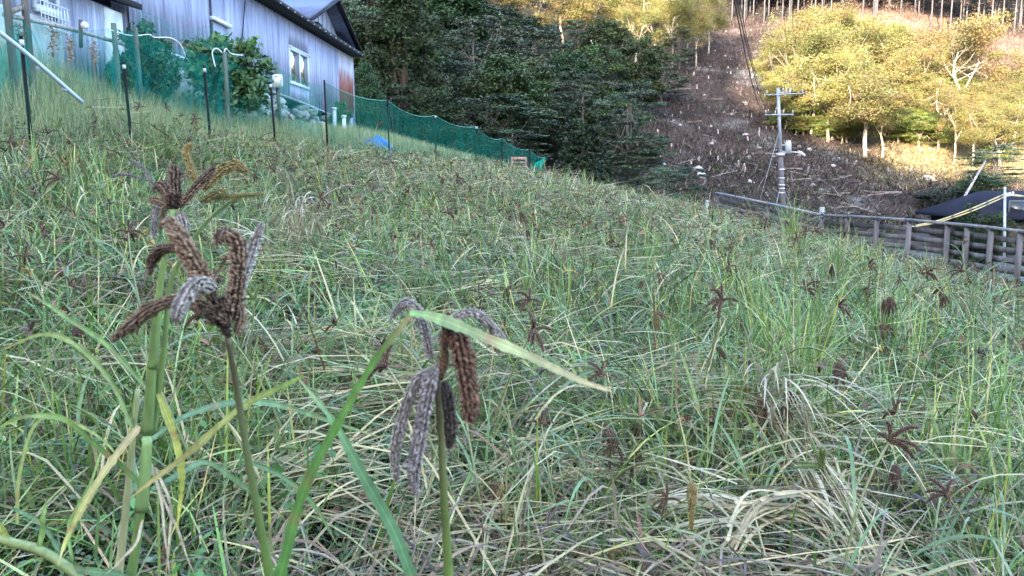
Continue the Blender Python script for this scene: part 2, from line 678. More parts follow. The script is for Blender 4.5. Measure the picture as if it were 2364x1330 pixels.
def build_ground():
    xs = np.unique(np.concatenate((np.arange(-14, 16, .35), np.arange(-60, -14, 1.6), np.arange(16, 100, 1.3), np.arange(-420, -60, 14), np.arange(100, 420, 12))))
    ys = np.unique(np.concatenate((np.arange(-2, 36, .4), np.arange(36, 150, 1.0), np.arange(150, 420, 8), np.arange(-70, -2, 4))))
    X, Y = np.meshgrid(xs, ys)
    Z = ground(X, Y)
    back = sstep(-3, -70, Y)
    Z = Z + back * 8
    nx, ny = len(xs), len(ys)
    v = np.stack((X, Y, Z), -1).reshape(-1, 3)
    i = (np.arange(ny - 1) * nx)[:, None] + np.arange(nx - 1)[None]
    f = np.stack((i, i + 1, i + nx + 1, i + nx), -1).reshape(-1, 4)
    c = np.zeros((ny, nx, 3))
    c[:] = (.030, .024, .018)
    lawn = (X < xfence(Y)) & (Y < 36)
    c[lawn] = (.075, .085, .045)
    path = (X > xrail(Y) - .9) & (Y < 40)
    c[path] = (.10, .10, .095)
    far = Y > 40
    c[far] = (.022, .022, .016)
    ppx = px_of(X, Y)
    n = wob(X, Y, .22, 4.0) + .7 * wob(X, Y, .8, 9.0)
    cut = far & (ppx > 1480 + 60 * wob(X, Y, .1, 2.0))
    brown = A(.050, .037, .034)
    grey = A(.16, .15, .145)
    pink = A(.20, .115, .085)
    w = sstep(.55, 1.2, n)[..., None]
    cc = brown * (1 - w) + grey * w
    up = (sstep(95, 125, Y) * (.12 + .88 * sstep(1740, 1860, ppx)))[..., None]  # left of the grove the gully's shade is put into the ground colour
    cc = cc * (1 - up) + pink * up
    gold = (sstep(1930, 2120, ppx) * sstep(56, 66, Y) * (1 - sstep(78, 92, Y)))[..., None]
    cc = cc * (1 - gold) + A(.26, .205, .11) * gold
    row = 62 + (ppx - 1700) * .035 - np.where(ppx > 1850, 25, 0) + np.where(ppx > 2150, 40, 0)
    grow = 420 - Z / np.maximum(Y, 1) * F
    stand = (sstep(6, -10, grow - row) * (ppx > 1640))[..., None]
    cc = cc * (1 - stand) + A(.03, .026, .024) * stand  # gully brush kept dark too, shade put into its colour
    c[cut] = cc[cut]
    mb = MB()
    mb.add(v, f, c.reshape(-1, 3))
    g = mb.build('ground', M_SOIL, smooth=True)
    struct(g)


build_ground()

# ------------------------------------------------------------------ the mountain behind the camera whose shade covers the field
ce, se = math.cos(SUN_AZ), math.sin(SUN_AZ)
TE = math.tan(SUN_EL)


def qs(p):
    return p[0] * ce - p[1] * se, p[0] * se + p[1] * ce


BOUND = [(700, -160), (850, -90), (1000, -25), (1130, 45), (1250, 95), (1400, 120), (1500, 148), (1600, 185), (1700, 225), (1800, 268), (1900, 335), (2000, 362), (2100, 392), (2200, 415), (2300, 434), (2364, 445), (2500, 470)]  # wanted edge of the shade; the unseen crest is shaped to cast it


def build_mountain():
    pts = []
    for px, py in BOUND:
        p = hit(px, py, y0=44)
        q, s = qs(p)
        pts.append((q, p[2] + s * TE))
    pts.sort()
    q = np.array([p[0] for p in pts])
    K = np.array([p[1] for p in pts])
    K = np.interp(np.arange(-110, 20, .5), q, K)
    q = np.arange(-110, 20, .5)
    K = np.where((q > -22.5) & (q < -14.5), np.maximum(K, 58), K)  # extra peak added to the unseen crest to shade the upper gully
    sc_ = -95.0
    qq = np.unique(np.concatenate((np.linspace(-360, 320, 160), np.arange(-70, 30, .8))))
    Kq = np.interp(qq, q, K)
    crest = Kq - sc_ * TE
    # jagged tree line along the crest
    crest = crest + .9 * np.abs(np.sin(qq * 1.7)) + .7 * np.sin(qq * .83 + 1) - 1.0
    prof = np.linspace(0, 1, 16)
    rows = []
    for t in prof:
        s = -48 + t * (sc_ + 48)
        z = -2 + (crest + 2) * (t ** .9)
        rows.append(np.stack((qq * ce + s * se, -qq * se + s * ce, z), -1))
    for t in (0.5, 1.0):
        s = sc_ - 130 * t
        z = crest * (1 - t) - 2 * t
        rows.append(np.stack((qq * ce + s * se, -qq * se + s * ce, z), -1))
    v = np.concatenate(rows)
    n = len(qq)
    i = (np.arange(len(rows) - 1) * n)[:, None] + np.arange(n - 1)[None]
    f = np.stack((i, i + 1, i + n + 1, i + n), -1).reshape(-1, 4)
    mb = MB()
    mb.add(v, f, A(.05, .06, .035))
    struct(mb.build('hill', M_SOIL))


build_mountain()


# ------------------------------------------------------------------ shed and its low wing
WX, WY, WK = -6.65, 33.0, .066


def wx(y):
    return WX - WK * (WY - y)


def wallhit(px, py, off=0.0):
    u = (px - 1182.0) / F
    v = (665.0 - py) / F
    d = np.array([u, CF + v * SF, -SF + v * CF])
    # x = WX - WK*(WY-y) + off
    t = (WX - WK * WY + off) / (d[0] - WK * d[1])
    return d * t


def wp(y, z, off=0.0):
    return A(wx(y) + off, y, z)


def rib_wall(mb, y0, y1, z0, z1, off, pitch=.24, depth=.022, thick=.04, col=(.5, .5, .5), zslope=0.0):
    """upright ribbed sheet with some thickness; z0/z1 may be functions of y"""
    n = max(2, int((y1 - y0) / pitch))
    ys, os_ = [], []
    for k in range(n):
        a = y0 + (y1 - y0) * k / n
        p = (y1 - y0) / n
        for fr, d in ((0, 0), (.62, 0), (.70, 1), (.92, 1)):
            ys.append(a + fr * p)
            os_.append(d * depth)
    ys.append(y1)
    os_.append(0)
    ys = np.array(ys)
    os_ = np.array(os_)
    za = np.array([z0(q) if callable(z0) else z0 for q in ys])
    zb = np.array([z1(q) if callable(z1) else z1 for q in ys])
    xo = WX - WK * (WY - ys) + off
    m = len(ys)
    v = np.concatenate((np.stack((xo + os_, ys, za), -1), np.stack((xo + os_, ys, zb), -1),
                        np.stack((xo - thick, ys, za), -1), np.stack((xo - thick, ys, zb), -1)))
    i = np.arange(m - 1)
    f = np.concatenate((np.stack((i, i + 1, i + 1 + m, i + m), 1), np.stack((i + 2 * m + 1, i + 2 * m, i + 3 * m, i + 3 * m + 1), 1),
                        np.stack((i + m, i + m + 1, i + 3 * m + 1, i + 3 * m), 1), np.stack((i, i + 2 * m, i + 2 * m + 1, i + 1), 1)))
    mb.add(v, f, A(*col))


M_SHEET = mat_sheet_metal('pale_blue_sheet', (.325, .34, .475), (.165, .165, .27))
M_RUST = mat_sheet_metal('rusted_sheet', (.42, .42, .52), (.30, .27, .30), rust=.95, rustcol=(.20, .045, .028), zlo=2.6, zhi=5.0)
M_WING = mat_sheet_metal('wing_sheet', (.42, .44, .55), (.13, .13, .2))
M_DARK = mat_attr('dark_boards', rough=.75, spec=.2, noise=.4, nscale=5, stretch=(3, 3, .3))
M_ROOF = mat_sheet_metal('blue_roof', (.10, .11, .19), (.05, .055, .10))
M_PAINT = mat_attr('frame_paint', rough=.5, noise=.1, nscale=10)

CW = wallhit(824, 140)
EAVE = 5.12
YN = 16.2


def build_shed():
    t = thing('metal_shed', 'long pale blue sheet metal shed with dark eave and raised gable on the slope', 'shed', (wx(24), 24, 2.3))
    # window opening
    a = wallhit(665, 109)
    b = wallhit(713, 207)
    y0, y1, z1, z0 = a[1], b[1], a[2], b[2]
    ybase = lambda y: np.interp(y, [16, 26, 33], [2.85, 2.62, 2.35])
    YR = wallhit(782, 200)[1]
    mb = MB()
    rib_wall(mb, YN, y0, ybase, EAVE, 0)
    rib_wall(mb, y0, y1, ybase, z0, 0)
    rib_wall(mb, y0, y1, z1, EAVE, 0)
    rib_wall(mb, y1, YR, ybase, EAVE, 0)
    # near end wall, far end wall, back wall
    for yy in (YN, WY - .02):
        box(mb, (wx(yy) - 7.5, yy - .02, 2.0), (wx(yy) - .05, yy + .02, EAVE), A(.4, .42, .5))
    box(mb, (wx(25) - 7.9, YN, 2.0), (wx(25) - 7.8, WY, EAVE + 1), A(.4, .42, .5))
    mb.build('wall', M_SHEET, t)
    for k in range(3):
        mb = MB()
        ya = YR + (WY - YR) * k / 3
        yb = YR + (WY - YR) * (k + 1) / 3
        rib_wall(mb, ya + .012, yb - .012, ybase if k < 2 else 2.9, EAVE, .006 + .004 * k, pitch=.3, depth=.015)
        o = mb.build('rusty_panel', M_RUST, t)
        o['label'] = 'sheet metal panel streaked with dark red rust'
    mb = MB()
    rib_wall(mb, YR + (WY - YR) * 2 / 3, WY - .02, 1.7, 2.9, -.02, pitch=.5, depth=.01)
    box(mb, (wx(WY) - .04, WY - .03, 1.7), (wx(WY) + .05, WY + .04, EAVE), A(.6, .62, .68))
    mb.build('corner_panel', M_PAINT if False else M_SHEET, t)
    # stone footing
    mb = MB()
    for k in range(150):
        y = random.uniform(YN, 31.6)
        zt = float(ybase(y))
        z = zt - .06 - random.random() * .75
        r = random.uniform(.12, .26)
        add_rock(mb, A(wx(y) + random.uniform(-.05, .12), y, z - r * .35), r, A(.30, .31, .30) * random.uniform(.7, 1.25))
    box(mb, (wx(24) - .35, YN, 1.2), (wx(24) - .12, 32, 2.4), A(.2, .2, .2))
    mb.build('stone_footing', M_ROCK, t)
    mb = MB()
    beam(mb, wp(YN, 2.86, .05), wp(26, 2.64, .05), .08, .06, A(.35, .37, .42))
    beam(mb, wp(26, 2.64, .05), wp(31, 2.44, .05), .08, .06, A(.35, .37, .42))
    mb.build('sill_flashing', M_METAL, t)
    # window
    mb = MB()
    fr = A(.62, .65, .72)
    w = .07
    ym = wallhit(691, 160)[1]
    beam(mb, wp(y0, z1 - .02, .022), wp(y1, z1 - .02, .022), .04, w, fr)
    beam(mb, wp(y0, z0 + .02, .022), wp(y1, z0 + .02, .022), .04, w * 1.3, fr)
    for yy in (y0 + .05, y1 - .05):
        beam(mb, wp(yy, z0 + .06, .021), wp(yy, z1 - .05, .021), .12, .036, fr, up=(1, 0, 0))
    beam(mb, wp(ym, z0 + .06, .021), wp(ym, z1 - .05, .021), .10, .03, fr, up=(1, 0, 0))
    beam(mb, wp(y0 - .06, z1 + .04, .03), wp(y1 + .12, z1 + .04, .03), .06, .05, fr)
    wo = mb.build('window', M_PAINT, t)
    for ya, yb, of in ((y0 + .05, ym - .03, .012), (ym + .03, y1 - .05, .012)):
        mb = MB()
        v = [wp(ya, z0 + .05, of), wp(yb, z0 + .05, of), wp(yb, z1 - .05, of), wp(ya, z1 - .05, of)]
        prism(mb, v, (-.006, 0, 0), A(.8, .8, .8))
        mb.build('pane', M_GLASS, wo)
    # boarded door with a lintel
    a = wallhit(484, 42)
    b = wallhit(519, 62)
    mb = MB()
    box(mb, (0, a[1], 2.9), (.03, b[1], a[2] - .06), A(.48, .5, .6), M=lambda v: np.stack((WX - WK * (WY - v[:, 1]) + .025 + v[:, 0], v[:, 1], v[:, 2]), -1))
    d = mb.build('door', M_SHEET, t)
    mb = MB()
    beam(mb, wp(a[1] - .05, a[2], .07), wp(b[1] + .15, a[2] - .02, .07), .14, .09, A(.7, .7, .74))
    beam(mb, wp(a[1] - .02, 2.9, .05), wp(a[1] - .02, 6, .05) * A(1, 1, EAVE / 6), .05, .05, A(.08, .08, .1), up=(1, 0, 0))
    mb.build('lintel', M_PAINT, d)
    # roof: single slope rising away, dark eave with pale sheet ends
    mb = MB()
    prof = [(.42, EAVE + .06), (.42, EAVE + .20), (-7.9, EAVE + 1.55), (-7.9, EAVE + 1.40)]
    v0 = [A(wx(YN - .3) + o, YN - .3, z) for o, z in prof]
    v1 = [A(wx(WY + .45) + o, WY + .45, z) for o, z in prof]
    v = np.array(v0 + v1)
    f = np.array([(0, 1, 2, 3), (7, 6, 5, 4), (0, 4, 5, 1), (1, 5, 6, 2), (2, 6, 7, 3), (3, 7, 4, 0)])
    mb.add(v, f, A(.02, .02, .026))
    rf = mb.build('roof', M_DARK, t)
    k = YN
    while k < WY + .4:
        mb = MB()
        mb_p = A(wx(k) + .44, k, EAVE + .11)
        tube(mb, [mb_p + A(-.03, 0, 0), mb_p + A(.02, 0, -.004)], .019, A(.5, .48, .45), sides=6)
        mb.build('sheet_end', M_METAL, rf)
        k += .62
    # raised gable, parallel to the wall and a little behind it
    OFF = -.35
    L = wallhit(688, 40, OFF)
    R = wallhit(792, 104, OFF)
    Ap = wallhit(744, 4, OFF)
    mb = MB()
    prism(mb, [A(wx(L[1]) + OFF, L[1], EAVE + .1), A(wx(R[1]) + OFF, R[1], EAVE + .1), A(wx(R[1]) + OFF, R[1], R[2] - .25), A(wx(Ap[1]) + OFF, Ap[1], Ap[2]), A(wx(L[1]) + OFF, L[1], L[2] - .1)], (-5, .33, 0), A(.3, .3, .36))
    # board joints as thin battens
    for fy in np.linspace(L[1] + .3, R[1] - .3, 11):
        ztop = np.interp(fy, [L[1], Ap[1], R[1]], [L[2], Ap[2], R[2]]) - .15
        if ztop > EAVE + .25:
            beam(mb, A(wx(fy) + OFF + .012, fy, EAVE + .12), A(wx(fy) + OFF + .012, fy, ztop), .03, .025, A(.2, .2, .25), up=(1, 0, 0))
    mb.build('gable_wall', M_WING, t)
    mb = MB()
    apx = A(wx(Ap[1]) + OFF, Ap[1], Ap[2] + .05)
    for e in (L, R):
        foot = A(wx(e[1]) + OFF, e[1], e[2])
        dv = norm(foot - apx)
        foot2 = foot + dv * .45
        nrm_ = A(0, 0, .13)
        prism(mb, [apx + A(.55, 0, 0), foot2 + A(.55, 0, 0), foot2 + A(.55, 0, 0) + nrm_, apx + A(.55, 0, 0) + nrm_], (-5.5, .36, 0), A(.1, .1, .14))
    gr = mb.build('gable_roof', M_ROOF, t)
    mb = MB()
    for e in (L, R):
        foot = A(wx(e[1]) + OFF, e[1], e[2])
        dv = norm(foot - apx)
        beam(mb, apx + A(.57, 0, .02), foot + dv * .47 + A(.57, 0, .02), .05, .2, A(.02, .02, .03), up=(1, 0, 0))
    mb.build('bargeboard', M_DARK, gr)
    mb = MB()
    p0 = wallhit(700, 38, OFF + .2)
    p1 = wallhit(732, 62, OFF + .2)
    p2 = wallhit(770, 92, OFF + .2)
    tube(mb, [p0, p1], .03, A(.02, .02, .03), sides=6)
    tube(mb, [p1, p2], .03, A(.02, .02, .03), sides=6)
    box(mb, tuple(p1 + A(-.12, -.3, -.12)), tuple(p1 + A(.12, .3, .12)), A(.015, .015, .02))
    mb.build('cable_bracket', M_DARK, t)
    # loose black cable down the wall
    mb = MB()
    tube(mb, spline([wallhit(566, 2, .06), wallhit(562, 50, .06), wallhit(558, 105, .06)], 8), .015, A(.02, .02, .02), sides=5)
    mb.build('wall_cable', M_DARK, t)


def add_rock(mb, p, r, col, squash=.7):
    """an irregular stone from a jittered icosphere"""
    v, f = ROCK
    s = A(r * random.uniform(.8, 1.3), r * random.uniform(.8, 1.3), r * squash * random.uniform(.8, 1.2))
    a = random.uniform(0, 6.28)
    c, s_ = math.cos(a), math.sin(a)
    j = v * (1 + .10 * np.sin(v @ rng.normal(size=(3, 1)) * 7 + 1) + .16 * np.sin(v @ rng.normal(size=(3, 1)) * 3.1 + random.uniform(0, 6)) + .035 * rng.normal(size=(len(v), 1)))
    w = j * s
    w = np.stack((w[:, 0] * c - w[:, 1] * s_, w[:, 0] * s_ + w[:, 1] * c, w[:, 2]), -1)
    mb.add(w + p, f, col)


def ico():
    import bmesh
    bm = bmesh.new()
    bmesh.ops.create_icosphere(bm, subdivisions=3, radius=1)
    v = np.array([q.co[:] for q in bm.verts])
    f = np.array([[q.index for q in p.verts] for p in bm.faces])
    bm.free()
    return v, f


ROCK = ico()
build_shed()


def build_wing():
    t = thing('low_wing', 'low grey corrugated lean-to with white framed window beside the tall shed', 'outbuilding', (wx(12), 12, 2))
    y1 = YN - .35
    ze = wallhit(308, 38, .05)[2]
    y0 = 7.5
    ysh = wallhit(150, 90, .0)[1]
    ywh = wallhit(240, 90, .0)[1]
    wa = wallhit(75, 0, .0)
    wb = wallhit(127, 40, .0)
    zs = wallhit(100, 27, 0)[2]
    mb = MB()
    rib_wall(mb, wb[1] + .05, ywh, 1.5, ze, .0, pitch=.12, depth=.02)
    rib_wall(mb, y0, wa[1] - .05, zs - .35, ze, .0, pitch=.12, depth=.02)
    mb.build('wall', M_WING, t)
    mb = MB()
    box(mb, (0, y0, 1.0), (.05, wb[1] + .05, zs - .12), A(.42, .46, .44), M=lambda v: np.stack((WX - WK * (WY - v[:, 1]) + .02 + v[:, 0], v[:, 1], v[:, 2]), -1))
    mb.build('lower_wall', M_CONC, t)
    mb = MB()
    box(mb, (0, ywh, 1.2), (.05, y1, ze - .03), A(.66, .68, .68), M=lambda v: np.stack((WX - WK * (WY - v[:, 1]) + v[:, 0], v[:, 1], v[:, 2]), -1))
    mb.build('white_panel', M_CONC, t)
    # window
    mb = MB()
    fr = A(.68, .7, .8)
    yl, yr = wa[1] - .05, wb[1]
    zt = ze + .5
    beam(mb, wp(yl, zs, .06), wp(yr, zs, .06), .14, .12, fr)
    for yy in (yl, (yl + yr) / 2, yr):
        beam(mb, wp(yy, zs, .05), wp(yy, zt, .05), .06, .07, fr, up=(1, 0, 0))
    for k in range(9):
        yy = yl + (yr + .1 - yl) * k / 8
        beam(mb, wp(yy, zs - .3, .16), wp(yy, zs + .12, .16), .012, .012, fr, up=(1, 0, 0))
    for dz in (-.28, -.08, .12):
        beam(mb, wp(yl, zs + dz, .17), wp(yr + .15, zs + dz, .17), .014, .014, fr)
    w = mb.build('window', M_PAINT, t)
    mb = MB()
    prism(mb, [wp(yl, zs, .0), wp(yr, zs, .0), wp(yr, zt, .0), wp(yl, zt, .0)], (-.01, 0, 0), A(.1, .1, .1))
    mb.build('pane', M_GLASS, w)
    # eave and the dark boarded upper wall
    mb = MB()
    e0, e1 = wp(y0, ze + .09, .3), wp(y1 + .3, ze + .09, .3)
    prism(mb, [e0, e0 + A(0, 0, .12), e0 + A(-.6, 0, .30), e0 + A(-.6, 0, .18)], e1 - e0, A(.022, .02, .025))
    mb.build('roof', M_DARK, t)
    mb = MB()
    rib_wall(mb, y0, YN - .05, ze + .15, 6.2, -.32, pitch=.45, depth=.02, col=(.035, .035, .06))
    mb.build('upper_wall', M_DARK, t)


build_wing()

# ------------------------------------------------------------------ trees
def canopy(mb, clumps, per, spread, flat, size, col, up=.5, dark=.0, aspect=.55):
    """leaves scattered round clump centres; each clump has its own tone"""
    C = np.asarray(clumps)
    k = len(C)
    tone = rng.uniform(.7, 1.35, (k, 1))
    hue = rng.normal(0, .10, (k, 3))
    pos = np.repeat(C, per, axis=0) + rng.normal(size=(k * per, 3)) * A(spread, spread, spread * flat)
    nr = rng.normal(size=(k * per, 3)) * (1 - up) + A(0, 0, 1) * up * 1.4
    sz = size * rng.uniform(.6, 1.4, k * per)
    c = np.repeat(np.clip(np.asarray(col) * tone * (1 + hue), .004, 1), per, axis=0) * rng.uniform(.75, 1.25, (k * per, 1))
    leaves(mb, pos, nr, sz, c, aspect)


def limbs(mb, base, top, targets, r0, col, bend=.25):
    """a tapering trunk and limbs to the clump centres"""
    n = 8
    mid = [base + (top - base) * s + rng.normal(size=3) * A(bend, bend, 0) * math.sin(math.pi * s) for s in (0, .33, .66, 1)]
    tr = spline(mid, n)
    tube(mb, tr, np.linspace(r0, r0 * .3, n), A(*col), sides=7)
    for g in targets:
        s = random.uniform(.35, .95)
        p0 = tr[int(s * (n - 1))]
        pm = (p0 + g) / 2 + A(0, 0, -.12) * np.linalg.norm(g - p0) + rng.normal(size=3) * .12
        ra = r0 * (1 - .7 * s) * .5
        tube(mb, spline([p0, pm, g], 5), np.linspace(ra, ra * .25, 5), A(*col), sides=5, cap=False)


PROTO = {}


def make_tree(kind, var):
    """one tree of unit-ish size: 10 m tall"""
    root = bpy.data.objects.new({'broad': 'broadleaf_tree', 'layer': 'layered_tree', 'cedar': 'cedar_tree', 'cone': 'conifer_tree', 'grove': 'tall_tree', 'plant': 'plantation_tree', 'bushy': 'bushy_tree', 'shrub': 'shrub'}[kind], None)
    COL.objects.link(root)
    crown, trunk = MB(), MB()
    base = A(0, 0, -.6)
    cl = []
    if kind == 'broad':
        cl = []
        for _ in range(85):
            u = norm(rng.normal(size=3))
            r = random.uniform(.45, 1.0) ** .6
            cl.append(A(0, 0, 5.9) + u * A(3.1, 3.1, 3.7) * r * random.uniform(.85, 1.12))
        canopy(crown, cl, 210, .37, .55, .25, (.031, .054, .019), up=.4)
        limbs(trunk, base, A(.2, .1, 6.5), cl[:22], .24, (.09, .08, .07))
    elif kind == 'layer':
        cl = []
        for k in range(60):
            z = random.uniform(2.2, 9.8)
            rr = 3.6 * math.sqrt(max(.05, 1 - ((z - 5.0) / 5.2) ** 2)) * random.uniform(.35, 1.1)
            a = random.uniform(0, 6.28)
            cl.append(A(rr * math.cos(a), rr * math.sin(a), z - .06 * rr))
        big = []
        for c in cl:       # each layer is a flat fan of sprays
            for _ in range(3):
                big.append(c + rng.normal(size=3) * A(.5, .5, .06))
        canopy(crown, big, 85, .33, .22, .22, (.054, .076, .045), up=.5)
        limbs(trunk, base, A(.1, -.2, 9.2), cl[:34], .2, (.11, .10, .09))
    elif kind == 'cedar':
        cl = []
        for k in range(170):
            z = random.uniform(1.0, 10.2)
            rr = 2.35 * (1 - (z / 10.6) ** 1.6) + .25
            a = random.uniform(0, 6.28)
            rr *= random.uniform(.55, 1.08) * (1 + .18 * math.sin(3 * a + z))
            cl.append(A(rr * math.cos(a), rr * math.sin(a), z))
        canopy(crown, cl, 130, .24, .85, .22, (.029, .042, .015), up=.15, aspect=.45)
        limbs(trunk, base, A(0, 0, 10), cl[:10], .28, (.10, .07, .05), bend=.05)
    elif kind == 'cone':
        cl = []
        for k in range(230):
            z = 10.0 * (1 - math.sqrt(random.random())) + .15
            rr = (3.1 * (1 - z / 10.3) + .12) * random.uniform(.7, 1.05)
            a = random.uniform(0, 6.28)
            cl.append(A(rr * math.cos(a), rr * math.sin(a), z))
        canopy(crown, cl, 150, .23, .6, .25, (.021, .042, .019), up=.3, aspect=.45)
        limbs(trunk, base, A(0, 0, 9.8), [], .2, (.10, .08, .06), bend=.03)
    elif kind == 'grove':
        cl = []
        fork = random.uniform(2.6, 4.0)
        lob = [A(random.uniform(-2.3, 2.3), random.uniform(-2.3, 2.3), random.uniform(4.3, 8.9)) for _ in range(15)]
        for k in range(120):
            o = random.choice(lob)
            u = norm(rng.normal(size=3))
            cl.append(o + u * A(1.1, 1.1, 1.15) * random.uniform(.5, 1.05))
        big = [c + rng.normal(size=3) * A(.25, .25, .1) for c in cl for _ in range(2)]
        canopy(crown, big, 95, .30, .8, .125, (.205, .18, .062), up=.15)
        bark = (.40, .33, .26)
        n = 6
        p = [base, A(random.uniform(-.2, .2), random.uniform(-.2, .2), fork * .5), A(random.uniform(-.4, .4), random.uniform(-.3, .3), fork)]
        tr = spline(p, n)
        tube(trunk, tr, np.linspace(.15, .10, n), A(*bark), sides=7)
        for k in range(3):
            a = k * 2.1 + random.random()
            e = tr[-1] + A(math.cos(a) * 1.3, math.sin(a) * 1.3, random.uniform(3.0, 4.4))
            mm = (tr[-1] + e) / 2 + rng.normal(size=3) * .3
            br = spline([tr[-1], mm, e], 7)
            tube(trunk, br, np.linspace(.075, .03, 7), A(*bark), sides=6)
            for c in random.sample(cl, 7):
                p0 = br[random.randint(2, 6)]
                tube(trunk, spline([p0, (p0 + c) / 2 + rng.normal(size=3) * .2, c], 5), np.linspace(.03, .01, 5), A(*bark), sides=5, cap=False)
    elif kind == 'bushy':
        lob = [A(random.uniform(-2.2, 2.2), random.uniform(-2.2, 2.2), random.uniform(1.4, 8.8)) for _ in range(18)]
        for k in range(130):
            u = norm(rng.normal(size=3))
            cl.append(random.choice(lob) + u * A(1.1, 1.1, .8) * random.uniform(.5, 1.05))
        canopy(crown, cl, 110, .33, .45, .17, (.165, .19, .052), up=.25)  # lit yellow green put into the crown colour
        limbs(trunk, base, A(.1, -.1, 8), cl[:24], .16, (.40, .33, .26))
    elif kind == 'plant':
        cl = [A(random.uniform(-1, 1), random.uniform(-1, 1), random.uniform(4.6, 10.5)) for _ in range(60)]
        canopy(crown, cl, 50, .3, .6, .3, (.03, .045, .025), up=.3)
        tube(trunk, spline([base, A(.05, 0, 5), A(0, .05, 10)], 6), np.linspace(.12, .06, 6), A(.10, .093, .098), sides=7)
        for k in range(14):
            z = random.uniform(3, 7)
            a = random.uniform(0, 6.28)
            tube(trunk, [A(0, 0, z), A(.7 * math.cos(a), .7 * math.sin(a), z + .1)], [.02, .008], A(.2, .18, .18), sides=4, cap=False)
    else:
        cl = []
        for _ in range(70):
            u = norm(rng.normal(size=3))
            cl.append(A(0, 0, 5.6) + u * A(4.2, 4.2, 4.2) * random.uniform(.4, 1.02))
        canopy(crown, cl, 75, .50, .7, .62, (.052, .105, .040), up=.4, aspect=.6)
        limbs(trunk, base, A(.2, .1, 6.0), cl[:14], .30, (.12, .10, .08))
    crown.build('crown', M_NEEDLE if kind in ('cedar', 'cone', 'plant') else M_GOLD if kind in ('grove', 'bushy') else M_LEAF, root)
    trunk.build('trunk', M_BARK, root)
    return root


def set_scale_parent(root):
    return root


def tree(kind, px, top, y, width, label, group, var=None, lean=0.0, basez=None, tint=None):
    """a tree whose axis stands at pixel column px at depth y, with its top at photo row top"""
    nvar = 3 if kind in ('broad', 'layer', 'grove', 'bushy') else 2
    var = random.randrange(nvar) if var is None else var
    p = at(px, top, y)
    z0 = gz(p[0], y) if basez is None else basez
    h = max(1.0, p[2] - z0)
    wm = width / F * y
    w0 = {'broad': 6.6, 'layer': 7.2, 'cedar': 4.9, 'cone': 6.2, 'grove': 6.6, 'bushy': 6.4, 'plant': 2.6, 'shrub': 8.8}[kind]
    s = (wm / w0, wm / w0, h / 10.2)
    key = (kind, var)
    if key not in PROTO:
        PROTO[key] = make_tree(kind, var)
        r = PROTO[key]
        r.location = (float(p[0]), float(y), float(z0))
        r.rotation_euler = (0, lean, random.uniform(0, 6.28))
        r.scale = s
    else:
        r = dup(PROTO[key], (p[0], y, z0), random.uniform(0, 6.28), s, tilt=(0, lean))
    cat = {'plant': 'conifer', 'cone': 'conifer', 'cedar': 'cedar', 'shrub': 'shrub'}.get(kind, 'tree')
    if 'group' in r.keys() and not group:
        del r['group']
    tag(r, label, cat, group)
    return r


G_WOOD = 'trees of the shaded wood behind the shed'
# singled-out trees of the shaded wood
tree('cedar', 928, -40, 50, 215, 'big dark olive cedar just right of the shed roof', None, 0)
tree('cone', 1345, 205, 44.5, 185, 'dark green cone shaped conifer standing in front of the wood above the field', None, 0)
tree('layer', 1452, 185, 53, 200, 'grey green layered tree at the edge of the bare slope', None, 0)
tree('layer', 1085, 30, 66, 250, 'grey green tree with flat sprays high behind the shed', None, 1)
tree('broad', 1180, 103, 55, 215, 'rounded mid green tree in the middle of the shaded wood', None, 0)
tree('broad', 1478, 72, 76, 135, 'dark round evergreen at the top right corner of the shaded wood', None, 1)
tree('broad', 838, 140, 42, 90, 'small grey green tree just behind the rusty end of the shed', None, 2)
tree('layer', 1128, 215, 50, 270, 'dark spreading tree low behind the green net fence', None, 2)
tree('broad', 1000, 190, 47, 130, 'dark bush like tree directly behind the fence at the wood edge', None, 1)
tree('layer', 1262, 140, 60, 170, 'dark brownish layered tree left of the cone shaped conifer', None, 0)
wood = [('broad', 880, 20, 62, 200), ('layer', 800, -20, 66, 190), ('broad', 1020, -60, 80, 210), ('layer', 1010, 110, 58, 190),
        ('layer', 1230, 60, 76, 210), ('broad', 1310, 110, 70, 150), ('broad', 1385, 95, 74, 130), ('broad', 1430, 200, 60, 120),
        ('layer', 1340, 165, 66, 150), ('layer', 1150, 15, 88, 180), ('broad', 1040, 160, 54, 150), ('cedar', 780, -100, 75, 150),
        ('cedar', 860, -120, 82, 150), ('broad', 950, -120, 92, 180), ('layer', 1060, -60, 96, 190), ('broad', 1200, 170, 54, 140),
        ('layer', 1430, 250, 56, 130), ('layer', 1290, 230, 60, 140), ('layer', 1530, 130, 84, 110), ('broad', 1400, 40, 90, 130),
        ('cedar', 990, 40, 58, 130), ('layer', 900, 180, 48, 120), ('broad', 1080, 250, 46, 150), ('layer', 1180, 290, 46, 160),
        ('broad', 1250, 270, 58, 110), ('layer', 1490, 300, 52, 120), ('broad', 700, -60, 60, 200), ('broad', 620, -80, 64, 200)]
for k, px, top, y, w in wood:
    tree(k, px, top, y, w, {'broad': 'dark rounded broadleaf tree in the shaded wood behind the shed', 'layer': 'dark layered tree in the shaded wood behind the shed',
                            'cedar': 'tall dark cedar crowding the shaded wood behind the shed'}[k], G_WOOD)
